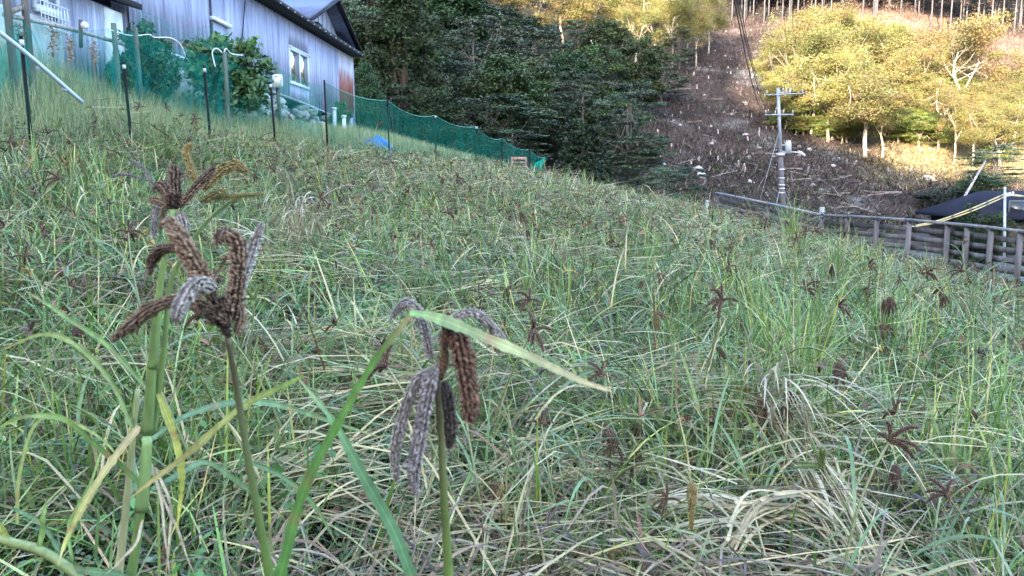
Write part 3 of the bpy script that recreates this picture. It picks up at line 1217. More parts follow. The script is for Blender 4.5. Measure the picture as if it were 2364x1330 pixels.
# the wood's upper edge, catching the sun
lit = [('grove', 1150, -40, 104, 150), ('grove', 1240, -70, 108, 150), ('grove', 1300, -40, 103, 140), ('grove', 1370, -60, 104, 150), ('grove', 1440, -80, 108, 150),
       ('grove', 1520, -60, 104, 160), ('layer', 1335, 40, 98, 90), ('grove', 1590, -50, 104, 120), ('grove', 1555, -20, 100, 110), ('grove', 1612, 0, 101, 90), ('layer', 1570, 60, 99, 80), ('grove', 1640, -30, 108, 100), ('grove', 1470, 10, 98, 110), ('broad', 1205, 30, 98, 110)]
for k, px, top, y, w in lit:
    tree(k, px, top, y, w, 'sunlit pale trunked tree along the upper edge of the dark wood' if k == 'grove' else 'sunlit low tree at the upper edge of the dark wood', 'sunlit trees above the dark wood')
# behind everything, trees that close the wood upward
for k in range(26):
    px = random.uniform(640, 1560)
    y = random.uniform(112, 150)
    p = at(px, 0, y)
    top = 420 - (gz(p[0], y) + random.uniform(8, 12)) / y * F
    tree(random.choice(['broad', 'layer', 'broad']), px, top, y, random.uniform(100, 150), 'tree high on the wooded hillside, cut by the top of the picture', 'trees high on the wooded hillside')

# the sunlit grove on the right
G_GROVE = 'trees of the sunlit grove'


def grove_tree(px, brow, top, width, label=None, kind='grove', lean=0.0):
    b = hit(px, brow, y0=44)
    return tree(kind, px, top, b[1], width, label or ('golden green pale trunked tree in the sunlit grove' if kind == 'grove' else 'low bushy tree in the sunlit grove'), None if label else G_GROVE, lean=lean)


grove_tree(2012, 366, 150, 240, 'big pale trunked tree at the front of the sunlit grove')
grove_tree(2048, 364, 190, 120, 'thin leaning pale tree just right of the big front tree', lean=.10)
grove_tree(1925, 330, 100, 200, 'forked pale tree at the left front of the sunlit grove')
grove_tree(2235, 300, 28, 210, 'tallest golden round crowned tree standing free of the grove at right')
grove_tree(1865, 292, 55, 190)
grove_tree(1800, 262, 75, 130, 'slender tree at the left end of the sunlit grove above the power pole')
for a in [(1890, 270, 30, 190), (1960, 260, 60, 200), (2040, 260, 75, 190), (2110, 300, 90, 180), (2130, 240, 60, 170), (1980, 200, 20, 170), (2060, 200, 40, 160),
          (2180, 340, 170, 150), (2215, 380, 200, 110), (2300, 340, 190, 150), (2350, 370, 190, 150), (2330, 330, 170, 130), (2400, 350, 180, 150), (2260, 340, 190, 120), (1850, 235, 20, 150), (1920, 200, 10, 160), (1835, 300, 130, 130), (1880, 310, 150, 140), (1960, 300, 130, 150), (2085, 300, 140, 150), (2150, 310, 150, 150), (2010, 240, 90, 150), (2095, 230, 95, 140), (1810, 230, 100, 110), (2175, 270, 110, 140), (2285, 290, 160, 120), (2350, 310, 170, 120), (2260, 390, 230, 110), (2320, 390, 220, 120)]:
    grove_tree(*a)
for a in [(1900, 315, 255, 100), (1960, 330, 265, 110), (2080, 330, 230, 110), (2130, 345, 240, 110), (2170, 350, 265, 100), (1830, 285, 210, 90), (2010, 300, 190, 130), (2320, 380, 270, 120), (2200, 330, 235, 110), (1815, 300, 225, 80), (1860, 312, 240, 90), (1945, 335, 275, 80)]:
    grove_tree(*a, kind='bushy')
for k in range(26):
    px = random.uniform(1830, 2370)
    br = random.uniform(230, 345)
    grove_tree(px, br, br - random.uniform(70, 130), random.uniform(75, 120), kind='bushy')
grove_tree(2262, 478, 400, 110, 'dark green rounded tree beside the dark roofed house at right', 'broad')
grove_tree(2180, 492, 430, 110, 'low grey green tree above the railing left of the house', 'layer')
grove_tree(2300, 440, 330, 130, 'golden low tree above the dark roofed house', 'layer')
# plantation of straight trunks across the top
for k in range(170):
    px = random.uniform(1660, 2420)
    row = 62 + (px - 1700) * .035 - (25 if px > 1850 else 0) + (40 if px > 2150 else 0) - random.random() ** .8 * 120
    b = hit(px, row, y0=44)
    y = b[1]
    tree('plant', px, 420 - (b[2] + 14) / y * F, y, 40, 'straight pale plantation trunk in the dark stand along the top of the slope', 'plantation trunks along the top of the slope')

# shrubs
tree('layer', 1530, 378, 40, 110, 'yellow green bush where the field meets the bare slope', None, 2)
tree('layer', 1585, 372, 44, 90, 'darker green bush right of the yellow green bush', None, 1)
b = at(344, 35, 14.9)
tree('shrub', 340, 28, 14.9, 122, 'taller leafy fig like shrub under the green net by the shed', None, 0)
tree('shrub', 515, 62, 16.6, 195, 'broad leafy shrub draped with green net by the shed', None, 1)
tree('shrub', 272, 108, 14.0, 60, 'small leafy shrub left of the taller netted shrub', None, 0)
tree('shrub', 787, 228, 28.5, 52, 'little green bush at the foot of the rusty panels', None, 1)


# ------------------------------------------------------------------ net fences
def net_sheet(mb, top, bot, n=14, m=8, bulge=.12):
    """net hung between a list of top points and a list of bottom points, sagging between supports"""
    for k in range(len(top) - 1):
        a, b, c, d = [np.asarray(q, float) for q in (top[k], top[k + 1], bot[k], bot[k + 1])]
        s = np.linspace(0, 1, n)[:, None]
        L = np.linalg.norm(b - a)
        t = a + (b - a) * s - A(0, 0, 1) * (.055 * L * 4 * s * (1 - s)) * (1 if k % 2 else .8)
        u = c + (d - c) * s
        w = np.linspace(0, 1, m)
        nr = norm(np.cross(b - a, A(0, 0, 1)))
        v = t[:, None] * (1 - w)[None, :, None] + u[:, None] * w[None, :, None]
        v = v + nr * (bulge * np.sin(s * 7 + k)[:, :, None] * np.sin(w * 3.0)[None, :, None])
        i = (np.arange(n - 1) * m)[:, None] + np.arange(m - 1)[None]
        f = np.stack((i, i + 1, i + m + 1, i + m), -1).reshape(-1, 4)
        mb.add(v.reshape(-1, 3), f, A(.02, .2, .14))
    # top cord


def cord(mb, top, r, col):
    for k in range(len(top) - 1):
        a, b = np.asarray(top[k], float), np.asarray(top[k + 1], float)
        s = np.linspace(0, 1, 10)[:, None]
        L = np.linalg.norm(b - a)
        tube(mb, a + (b - a) * s - A(0, 0, 1) * (.055 * L * 4 * s * (1 - s)) * (1 if k % 2 else .8), r, col, sides=4, cap=False)


M_NETF = mat_net('field_net_near', (.03, .16, .12), .14, .08)
M_NETG = mat_net('field_net_far', (.016, .16, .115), .42, .16)
M_NETT = mat_net('teal_net', (.02, .34, .29), .26, .17)

POLES = [(52, 85, 9.0), (287, 145, 11.5), (472, 153, 13.5), (624, 190, 15.5), (748, 186, 17.5), (894, 229, 20), (1004, 264, 23), (1099, 290, 26), (1158, 318, 29), (1222, 344, 32), (1258, 362, 34)]


def build_field_fence():
    t = thing('net_fence', 'green net fence on thin black poles along the top of the millet field', 'fence', (-4, 16, .5))
    tops = []
    for px, row, y in POLES:
        tops.append(at(px, row, y))
    bots = [A(p[0] + .05, p[1], gz(p[0], p[1]) + .02) for p in tops]
    tops.insert(0, at(-160, 30, 7.6))
    bots.insert(0, A(tops[0][0], tops[0][1], gz(tops[0][0], tops[0][1])))
    mb = MB()
    net_sheet(mb, [p - A(0, 0, .25) for p in tops[:6]], bots[:6])
    mb.build('fine_net', M_NETF, t)
    mb = MB()
    tt = [wallhit(824, 232) + A(.05, 0, 0)]
    net_sheet(mb, [p - A(0, 0, .03) for p in tops[5:]], bots[5:])
    o = mb.build('net', M_NETG, t)
    mb = MB()
    cord(mb, [p - A(0, 0, .03) for p in tops[5:]], .009, A(.03, .24, .17))
    mb.build('top_cord', M_PLASTIC, o)
    for k, p in enumerate(tops[1:]):
        b = bots[k + 1]
        lean = A(random.uniform(-.03, .03), 0, 0) if k < 5 else A(-random.uniform(.02, .12), 0, 0)
        mb = MB()
        r = .021 if k < 7 else .026
        b = b + A(.02, -.06, 0)
        p = p + A(.02, -.06, 0)
        tube(mb, [b + lean + A(0, 0, -.3), p], [r, r], A(.006, .006, .008), sides=8)
        o = mb.build('pole', M_BLACK, t)
        if k in (0, 1, 2, 3, 6, 7):
            mb = MB()
            q = p + (b - p) * .03
            tube(mb, [q, q + (b + lean - p) * .045], r * 1.25, A(.42, .44, .43), sides=8)
            mb.build('clip', M_PLASTIC, o)


build_field_fence()
# the flapped end of the net, bright teal
mb = MB()
e0, e1, e2, e3 = at(1260, 362, 33), at(1240, 405, 33), at(1234, 376, 32.6), at(1224, 402, 32.6)
net_sheet(mb, [e2, e0], [e3, e1], n=8, m=6, bulge=.1)
tag(mb.build('net_flap', mat_net('flap_net', (.02, .42, .30), .8, .1)), 'bright teal loose end of the green net at the far end of the fence', 'net')


def build_rear_net():
    t = thing('shrub_netting', 'teal bird net hung on wooden posts around the shrubs by the shed', 'netting', (-7, 14, 1.5))
    P = [(-60, 20, 9.6), (14, 10, 10.6), (55, 40, 11.2), (262, 62, 13.6), (312, 72, 14.2), (518, 128, 15.5), (638, 152, 19.0), (748, 196, 17.7)]
    base = {14: 160, 55: 165, 262: 200, 312: 235, 518: 250, 638: 282}
    tops, bots = [], []
    for px, row, y in P:
        p = at(px, row, y)
        tops.append(p)
        bots.append(A(p[0], p[1], gz(p[0], p[1]) + .05))
    mb = MB()
    net_sheet(mb, tops, bots, bulge=.2)
    mb.build('net', M_NETT, t)
    # the part drawn up and over the shrubs
    mb = MB()
    n, m = 24, 9
    s = np.linspace(0, 1, n)
    fr = spline([at(300, 70, 14.1), at(410, 90, 14.8), at(518, 126, 15.5), at(638, 152, 19.0)], n)
    bk = spline([at(330, 25, 15.4), at(420, 75, 16.5), at(480, 58, 17.4), at(560, 92, 17.6), at(640, 150, 19.4)], n)
    w = np.linspace(0, 1, m)
    v = fr[:, None] * (1 - w)[None, :, None] + bk[:, None] * w[None, :, None]
    v[..., 2] += (.18 * np.sin(w * math.pi))[None] * (.6 + .4 * np.sin(s * 19))[:, None]
    i = (np.arange(n - 1) * m)[:, None] + np.arange(m - 1)[None]
    mb.add(v.reshape(-1, 3), np.stack((i, i + 1, i + m + 1, i + m), -1).reshape(-1, 4), A(.02, .3, .24))
    mb.build('draped_net', mat_net('draped_teal_net', (.02, .34, .29), .13, .12), t)
    for k, (px, row, y) in enumerate(P):
        if px not in base:
            continue
        p = at(px, row - 8, y)
        if px in (14, 55):
            p = at(px, -14, y)
        mb = MB()
        c = A(.10, .085, .075) if px < 60 else A(.09, .12, .10)
        tube(mb, spline([A(p[0] + (.12 if px == 638 else .02), p[1], gz(p[0], p[1]) - .4), (p + A(p[0], p[1], gz(p[0], p[1]))) / 2 + A(.01, 0, 0), p], 6), [.055, .053, .052, .05, .05, .048] if px < 60 else .045, c, sides=8)
        mb.build('wooden_post', M_WOOD, t)
    mb = MB()
    a, b, c = at(10, 34, 10.7), at(160, 66, 12.6), at(285, 102, 14.0)
    tube(mb, spline([a, b, c], 8), .035, A(.30, .28, .27), sides=7)
    mb.build('rail', M_WOOD, t)
    mb = MB()
    beam(mb, at(22, 28, 10.7), at(54, 16, 11.2), .05, .06, A(.2, .17, .15))
    mb.build('cross_bar', M_WOOD, t)
    for pts in ([(250, 68, 13.4), (300, 82, 14.1), (345, 80, 14.4), (355, 86, 14.5), (395, 88, 14.7), (418, 105, 14.9), (428, 132, 15)],
                [(497, 155, 15.3), (490, 122, 15.3), (500, 112, 15.4), (515, 122, 15.5), (522, 112, 15.6), (534, 124, 15.8), (560, 128, 16.2)]):
        mb = MB()
        tube(mb, spline([at(*q) for q in pts], 40), .011, A(.70, .72, .70), sides=5)
        mb.build('white_rope', M_PLASTIC, t)


build_rear_net()

# ------------------------------------------------------------------ small things near the shed
def rounded(cx, cz, w, h, r, n=5):
    pts = []
    for qx, qz, a0 in ((1, 1, 0), (-1, 1, 90), (-1, -1, 180), (1, -1, 270)):
        for k in range(n):
            a = math.radians(a0 + 90 * k / (n - 1))
            pts.append((cx + qx * (w / 2 - r) + r * math.cos(a), cz + qz * (h / 2 - r) + r * math.sin(a)))
    return pts


mb = MB()
c = at(642, 187, 18.9)
hw = 22 / F * 18.9
for sc_, off, colr in ((1.0, 0, A(.75, .75, .72)),):
    poly = [A(c[0] + dx, c[1] - .05 + dx * .15, c[2] + dz) for dx, dz in rounded(0, 0, hw, hw * 1.3, hw * .2)]
    prism(mb, poly, (0, .03, 0), colr)
o = mb.build('white_plate', M_PAINT)
tag(o, 'rounded white plate fixed to the leaning green post beside the shed window', 'plate')
mb = MB()
c = at(195, 58, 12.6)
for k in range(6):
    pass
r0 = 8 / F * 12.6
th = np.linspace(0, 2 * math.pi, 25)[:-1]
poly = [A(c[0] + r0 * math.cos(a), c[1] + .2 * r0 * math.cos(a), c[2] + r0 * math.sin(a)) for a in th]
prism(mb, poly, (-.01, .03, 0), A(.62, .64, .62))
d = mb.build('reflector_disc', M_PAINT)
tag(d, 'small round white disc on a short dark stake before the corrugated wing', 'reflector')
mb = MB()
tube(mb, [at(186, 46, 12.7), at(187, 110, 12.7)], .03, A(.08, .07, .07), sides=7)
mb.build('stake', M_WOOD, d)

mb = MB()
tube(mb, spline([at(-60, 30, 8.3), at(60, 123, 8.9), at(190, 236, 9.8)], 12), .025, A(.50, .56, .66), sides=10)
pp = mb.build('plastic_pipe', M_PLASTIC)
tag(pp, 'long pale blue pipe leaning down through the net at far left', 'pipe')
mb = MB()
for s in (.55, .8):
    q = at(-60, 30, 8.3) + (at(190, 236, 9.8) - at(-60, 30, 8.3)) * s
    e = q + (at(190, 236, 9.8) - at(-60, 30, 8.3)) * .02
    tube(mb, [q + A(0, 0, -.015), e + A(0, 0, -.015)], .031, A(.45, .5, .6), sides=10)
mb.build('coupling', M_PLASTIC, pp)

# blue tarpaulin heap
mb = MB()
c = at(868, 312, 21.5)
n, m = 22, 16
U, V = np.meshgrid(np.linspace(-1, 1, n), np.linspace(-1, 1, m), indexing='ij')
rr = np.clip(1 - U ** 2 - V ** 2, 0, 1)
Zt = .17 * rr ** .4 * (1 + .4 * np.sin(U * 5 + 1) * np.cos(V * 4)) + .035 * np.sin(U * 15 + V * 9) * rr + .02 * np.sin(U * 31 - V * 12)
g0 = gz(c[0], c[1])
v = np.stack((c[0] + U * .52, c[1] + V * .4, g0 + .02 + Zt + .28), -1).reshape(-1, 3)
v[:, 2] -= (.3 * (1 - rr.reshape(-1)) ** 3)
i = (np.arange(n - 1) * m)[:, None] + np.arange(m - 1)[None]
mb.add(v, np.stack((i, i + m, i + m + 1, i + 1), -1).reshape(-1, 4), A(.025, .16, .52))
tag(mb.build('blue_tarp', M_PLASTIC, smooth=True), 'crumpled bright blue tarpaulin in the grass near the shed corner', 'tarpaulin')

# old wooden frame chair at the far end of the fence
ch = thing('wooden_chair', 'weathered reddish wooden chair left at the far end of the net fence', 'chair', at(1203, 400, 29.5))
q = at(1198, 387, 29.5)
wc = A(.34, .20, .16)
g0 = q[2] - .55
x0, y0 = q[0], q[1]
for dx, dy, h in ((-.28, -.2, .55), (.28, -.2, .55), (-.28, .22, .95), (.28, .22, .95)):
    mb = MB()
    tube(mb, [A(x0 + dx, y0 + dy, g0), A(x0 + dx * .95, y0 + dy * 1.1, g0 + h)], .03, wc, sides=6)
    mb.build('leg', M_WOOD, ch)
mb = MB()
box(mb, (x0 - .32, y0 - .26, g0 + .55), (x0 + .32, y0 + .2, g0 + .60), wc)
mb.build('seat', M_WOOD, ch)
mb = MB()
beam(mb, A(x0 - .29, y0 + .25, g0 + .9), A(x0 + .29, y0 + .25, g0 + .9), .03, .1, wc)
beam(mb, A(x0 - .29, y0 + .25, g0 + .75), A(x0 + .29, y0 + .25, g0 + .75), .03, .05, wc)
mb.build('backrest', M_WOOD, ch)

# white stakes by the shed corner
for px, r0, r1 in ((772, 252, 290), (794, 270, 290)):
    mb = MB()
    a, b = at(px, r0, 24), at(px, r1, 24)
    tube(mb, [A(b[0], b[1], gz(b[0], b[1]) - .2), a], .06, A(.6, .66, .7), sides=8)
    tube(mb, [a + A(0, 0, -.02), a + A(0, 0, .05)], .075, A(.65, .7, .72), sides=8)
    tag(mb.build('white_stake', M_PLASTIC), 'taller white pipe stake before the little bush at the shed corner' if r0 < 260 else 'short white pipe stake nearest the shed corner panel', 'stake')

# dried flower spikes behind the net
for k, (px, r0, r1, y) in enumerate([(121, 62, 130, 11.6), (160, 85, 140, 11.9), (215, 95, 150, 12.6), (42, 55, 100, 11)]):
    mb = MB()
    a, b = at(px, r0, y), at(px + 3, r1, y)
    tube(mb, spline([A(b[0], b[1], gz(b[0], b[1]) - .1), b, a], 8), np.linspace(.008, .004, 8), A(.25, .2, .14), sides=5)
    s = rng.uniform(0, 1, 160)[:, None]
    pos = a * (1 - s) + b * s + rng.normal(size=(160, 3)) * .035
    leaves(mb, pos, rng.normal(size=(160, 3)), rng.uniform(.02, .06, 160), np.tile(A(.30, .22, .16), (160, 1)) * rng.uniform(.6, 1.4, (160, 1)))
    tag(mb.build('dried_flower_stalk', M_BRUSH), ['withered brown flower stalk nearest the wooden gate post', 'thickest withered pale brown flower stalk behind the net', 'withered flower stalk before the corrugated wing', 'withered thin stalk between the two gate posts'][k], 'dried plant')

# ------------------------------------------------------------------ railing on the right
def build_railing():
    t = thing('wooden_railing', 'grey weathered plank railing along the path at right', 'railing', (8, 18, -2))
    knots = [(1657, 446, 24), (1775, 470, 21.3), (1898, 497, 19), (1958, 499, 17.9), (2025, 503, 16.9), (2100, 508, 16.1), (2189, 516, 15.3), (2234, 520, 14.9), (2289, 526, 14.4), (2357, 534, 13.9), (2460, 546, 13.2)]
    P = [at(*k) for k in knots]
    P[-1] = A(P[-1][0] + .0, P[-1][1], P[-2][2] + (P[-2][2] - P[-3][2]))
    wc = A(.14, .132, .14)
    for k, p in enumerate(P):
        mb = MB()
        q = at(knots[k][0], knots[k][1], knots[k][2])
        beam(mb, A(p[0], p[1], p[2] - 1.25), A(p[0], p[1], p[2] - .04), .10, .10, wc * random.uniform(.85, 1.2), up=(1, -.6, 0))
        mb.build('post', M_WOOD, t)
    mb = MB()
    for a, b in zip(P[:-1], P[1:]):
        d = norm(b - a)
        beam(mb, a - d * .06, b + d * .03, .15, .05, wc * 1.25)
    mb.build('top_rail', M_WOOD, t)
    for k, (a, b) in enumerate(zip(P[:-1], P[1:])):
        for j, dz in enumerate((.19, .38, .57, .76, .95)):
            mb = MB()
            beam(mb, a + A(.05, .05, -dz), b + A(.05, .05, -dz), .03, .105, wc * random.uniform(.8, 1.15))
            mb.build('plank', M_WOOD, t)


build_railing()
mb = MB()
box(mb, (-.05, -.05, 0), (.05, .05, 1.9), A(.3, .32, .33))
o = mb.build('marker_post', M_CONC)
q = at(1898, 478, 21.5)
o.location = (q[0], q[1], q[2] - 1.9)
tag(o, 'short pale square post standing just behind the bend of the railing', 'post')
for k, (px, row, y) in enumerate([(1632, 462, 26.5)]):
    mb = MB()
    q = at(px, row, y)
    tube(mb, [q + A(0, 0, -1.6), q], .05, A(.28, .31, .33), sides=8)
    tube(mb, [q + A(0, 0, -.35), q + A(-.3, 0, -.5)], .02, A(.28, .31, .33), sides=6)
    tag(mb.build('grey_stake', M_METAL), 'grey stake left of the far end of the railing', 'stake')

# turquoise sheeting seen between the planks
mb = MB()
n = 14
p0, p1 = at(2235, 610, 17), at(2420, 600, 17)
U, V = np.meshgrid(np.linspace(0, 1, n), np.linspace(0, 1, 8), indexing='ij')
v = p0 + (p1 - p0) * U[..., None] + A(.5, 3.0, 0) * V[..., None]
v[..., 2] = np.minimum(ground(v[..., 0], v[..., 1]) + .12 + .05 * np.sin(U * 11 + V * 7), 0)
i = (np.arange(n - 1) * 8)[:, None] + np.arange(7)[None]
mb.add(v.reshape(-1, 3), np.stack((i, i + 8, i + 9, i + 1), -1).reshape(-1, 4), A(.10, .34, .30))
tag(mb.build('turquoise_sheet', M_PLASTIC, smooth=True), 'faded turquoise sheet on the ground seen through the railing at right', 'sheet')

# ------------------------------------------------------------------ power pole
def build_pole():
    Y = 45.0
    foot = at(1806, 470, Y)
    top = at(1796, 203, Y)
    mid = at(1802, 358, Y)
    g0 = gz(foot[0], Y)
    low = foot + (foot - top) * ((foot[2] - g0 + .3) / (top[2] - foot[2]))
    t = thing('power_pole', 'grey power pole with two cross arms and a transformer behind the railing', 'utility pole', (foot[0], Y, g0))
    mb = MB()
    tube(mb, [low, mid], [.17, .14], A(.11, .10, .11), sides=12)
    for row in (392, 412, 428, 436, 446):
        q = at(1804.5, row, Y)
        tube(mb, [q, q + A(0, 0, .05)], .178, A(.6, .6, .62), sides=12)
    mb.build('lower_pole', M_CONC, t)
    mb = MB()
    tube(mb, [mid, top], [.10, .082], A(.27, .295, .35), sides=12)
    tube(mb, [mid + A(0, 0, -.05), mid + A(0, 0, .12)], .24, A(.4, .42, .46), sides=12)
    mb.build('upper_pole', M_METAL, t)
    for (xa, ra, xb, rb, dy) in ((1765, 220, 1852, 217, -.22), (1763, 266, 1829, 265, -.22), (1800, 213, 1830, 211, .25)):
        mb = MB()
        a, b = at(xa, ra, Y), at(xb, rb, Y)
        beam(mb, a + A(0, dy, 0), b + A(0, dy, 0), .06, .065, A(.27, .30, .35))
        arm = mb.build('cross_arm', M_METAL, t)
        for s in (.03, .36, .64, .97):
            q = a + (b - a) * s + A(0, dy, .05)
            mb = MB()
            tube(mb, [q, q + A(0, 0, .06), q + A(0, 0, .1), q + A(0, 0, .2)], [.02, .02, .035, .025], A(.4, .4, .42), sides=8)
            mb.build('insulator', M_PAINT, arm)
    mb = MB()
    a, b = at(1819, 328, Y), at(1820, 354, Y)
    tube(mb, [a, a + (b - a) * .06, b], [.17, .18, .18], A(.44, .47, .53), sides=16)
    tf = mb.build('transformer', M_METAL, t)
    mb = MB()
    for dx in (-.1, 0, .1):
        tube(mb, [a + A(dx, -.05, 0), a + A(dx, -.05, .1)], [.03, .02], A(.7, .7, .7), sides=7)
    beam(mb, at(1800, 335, Y), at(1816, 335, Y), .06, .08, A(.3, .32, .36))
    beam(mb, at(1800, 350, Y), at(1816, 350, Y), .06, .08, A(.3, .32, .36))
    mb.build('bracket', M_METAL, tf)
    mb = MB()
    a, b = at(1806, 354, Y), at(1846, 352, Y)
    tube(mb, spline([a, (a + b) / 2 + A(0, 0, .05), b], 6), .03, A(.5, .52, .56), sides=7)
    arm = mb.build('lamp_arm', M_METAL, t)
    mb = MB()
    tube(mb, [b + A(-.1, 0, .08), b + A(.05, 0, 0), b + A(.28, 0, -.16), b + A(.32, 0, -.2)], [.03, .08, .07, .03], A(.5, .52, .55), sides=9)
    mb.build('lamp_head', M_PAINT, arm)
    # cables: from the arms over the field towards the viewer's upper left, and on across the valley
    ends = [at(1765, 262, Y + -.22), at(1778, 262, Y - .22), at(1766, 216, Y - .22), at(1830, 214, Y - .22), at(1850, 213, Y - .22)]
    near = [at(1688, -40, 16), at(1692, -40, 16.5), at(1700, -40, 17), at(1805, -60, 20), at(1822, -60, 20)]
    rad = [.016, .014, .011, .006, .006]
    for e, nn, r in zip(ends, near, rad):
        s = np.linspace(0, 1, 30)[:, None]
        path = e + (nn - e) * s - A(0, 0, 1) * (.55 * 4 * s * (1 - s))
        mb = MB()
        tube(mb, path, r, A(.012, .012, .014), sides=6)
        mb.build('cable', M_PLASTIC, t)
    for a, b in (((1800, 300), (1752, 470)), ((1803, 428), (1790, 480)), ((1810, 438), (1826, 478))):
        mb = MB()
        p, q = at(a[0], a[1], Y), at(b[0], b[1], Y - 1)
        tube(mb, [p, q], .013, A(.3, .32, .36), sides=5)
        mb.build('guy_wire', M_METAL, t)


build_pole()


def build_steel_pole():
    Y = 29.0
    t = thing('steel_pole', 'thin grey steel pole with white insulators before the dark roofed house', 'pole', at(2319, 600, Y))
    a, b = at(2320, 432, Y), at(2318, 640, Y)
    b = A(b[0], b[1], gz(b[0], Y) - .2)
    mb = MB()
    tube(mb, [b, a], [.05, .042], A(.36, .40, .45), sides=10)
    mb.build('mast', M_METAL, t)
    p, q = at(2316, 454, Y), at(2338, 450, Y)
    mb = MB()
    beam(mb, p, q, .06, .06, A(.4, .42, .46))
    arm = mb.build('cross_arm', M_METAL, t)
    for s in (.3, .65, 1.0):
        r = p + (q - p) * s
        mb = MB()
        tube(mb, [r, r + A(0, 0, .05), r + A(0, 0, .12)], [.025, .045, .03], A(.75, .75, .76), sides=8)
        mb.build('insulator', M_PAINT, arm)
    # two yellow cable guards
    for dz in (0, .1):
        path = spline([at(2110, 524, 27) + A(0, 0, dz * .3), at(2170, 512, 27.4) + A(0, 0, dz * .6), at(2245, 487, 28) + A(0, 0, dz), at(2318, 455, Y) + A(0, 0, dz), at(2338, 452, Y) + A(0, .2, dz * .5), at(2400, 457, 30.5)], 60)
        s = np.arange(60)
        col = np.where((s % 7 == 0)[:, None], A(.06, .05, .03), A(.42, .32, .13))
        mb = MB()
        tube(mb, path, .026, col, sides=7)
        mb.build('yellow_cable_guard', M_PLASTIC, t)
    mb = MB()
    tube(mb, spline([at(2110, 524, 27), at(2000, 522, 25.5), at(1900, 514, 25)], 20), .035, A(.5, .4, .2), sides=6)
    mb.build('cable', M_PLASTIC, t)


build_steel_pole()


def build_house():
    Y = 38.0
    a = at(2268, 502, Y)
    t = thing('dark_roofed_house', 'dark blue roofed house cut by the right edge of the picture', 'house', (a[0], Y, -3))
    r0 = at(2326, 441, Y + 2.5)
    x0 = a[0]
    x1 = x0 + 12
    ze = at(2290, 500, Y)[2]
    zr = r0[2]
    ym = Y + 3.2
    # hipped roof: eave rectangle, ridge
    v = np.array([(x0, Y, ze), (x1, Y, ze), (x1, Y + 6.4, ze), (x0, Y + 6.4, ze), (x0 + 1.7, ym, zr), (x1 - 1.7, ym, zr),
                  (x0, Y, ze - .14), (x1, Y, ze - .14), (x1, Y + 6.4, ze - .14), (x0, Y + 6.4, ze - .14)])
    mb = MB()
    mb.add(v, [np.array([(0, 1, 5, 4), (2, 3, 4, 5), (6, 7, 1, 0), (7, 8, 2, 1), (8, 9, 3, 2), (9, 6, 0, 3)]), np.array([(3, 0, 4), (1, 2, 5)])], A(.1, .1, .13))
    mr_ = mat_sheet_metal('dark_tile_roof', (.016, .017, .03), (.010, .010, .018))
    mr_.node_tree.nodes['Principled BSDF'].inputs['Roughness'].default_value = .9
    mr_.node_tree.nodes['Principled BSDF'].inputs['Specular IOR Level'].default_value = .1
    mb.build('roof', mr_, t)
    mb = MB()
    box(mb, (x0 + .6, Y + .6, -3.6), (x1 - .6, Y + 5.8, ze - .14), A(.06, .05, .045))
    mb.build('wall', M_DARK, t)
    for k in range(2):
        mb = MB()
        xx = x0 + 1.6 + k * 2.2
        box(mb, (xx, Y + .52, -1.9), (xx + 1.2, Y + .585, -.9), A(.08, .08, .085))
        w = mb.build('window', M_PAINT, t)
        mb = MB()
        box(mb, (xx + .06, Y + .50, -1.84), (xx + 1.14, Y + .515, -.96), A(.5, .5, .5))
        mb.build('pane', M_DIMGLASS, w)


build_house()
tree('cone', 2240, 462, 35, 110, 'dark pointed evergreen against the left end of the dark roofed house', None, 1)
tree('broad', 2300, 482, 33.5, 90, 'dark bush before the wall of the dark roofed house', None, 1)

# leaning bare trunk over the bank
mb = MB()
a, m_, b = at(2204, 495, 47), at(2235, 440, 48), at(2275, 372, 50)
tube(mb, spline([a, m_, b], 9), np.linspace(.10, .05, 9), A(.30, .26, .25), sides=7)
for q in ((2212, 470, 2224, 462), (2206, 490, 2190, 470), (2246, 420, 2238, 400)):
    tube(mb, [at(q[0], q[1], 47.5), at(q[2], q[3], 47.5)], [.04, .015], A(.28, .25, .24), sides=5)
tag(mb.build('bare_leaning_tree', M_BARK), 'bare leaning pale trunk rising from the bank left of the house', 'dead tree')

# ------------------------------------------------------------------ the bare slope: brush, stumps, stones, logs
def scatter_view(n, px0, px1, r0, r1):
    """n ground points spread evenly over a window of the picture"""
    out = []
    for _ in range(n):
        p = hit(random.uniform(px0, px1), random.uniform(r0, r1), y0=44)
        out.append(p)
    return np.array(out)


def far_points(n, y0, y1, p0, p1):
    y = y0 + (y1 - y0) * rng.random(n)
    px = p0 + (p1 - p0) * rng.random(n)
    x = (px - 1182) / F * y
    return x, y, px


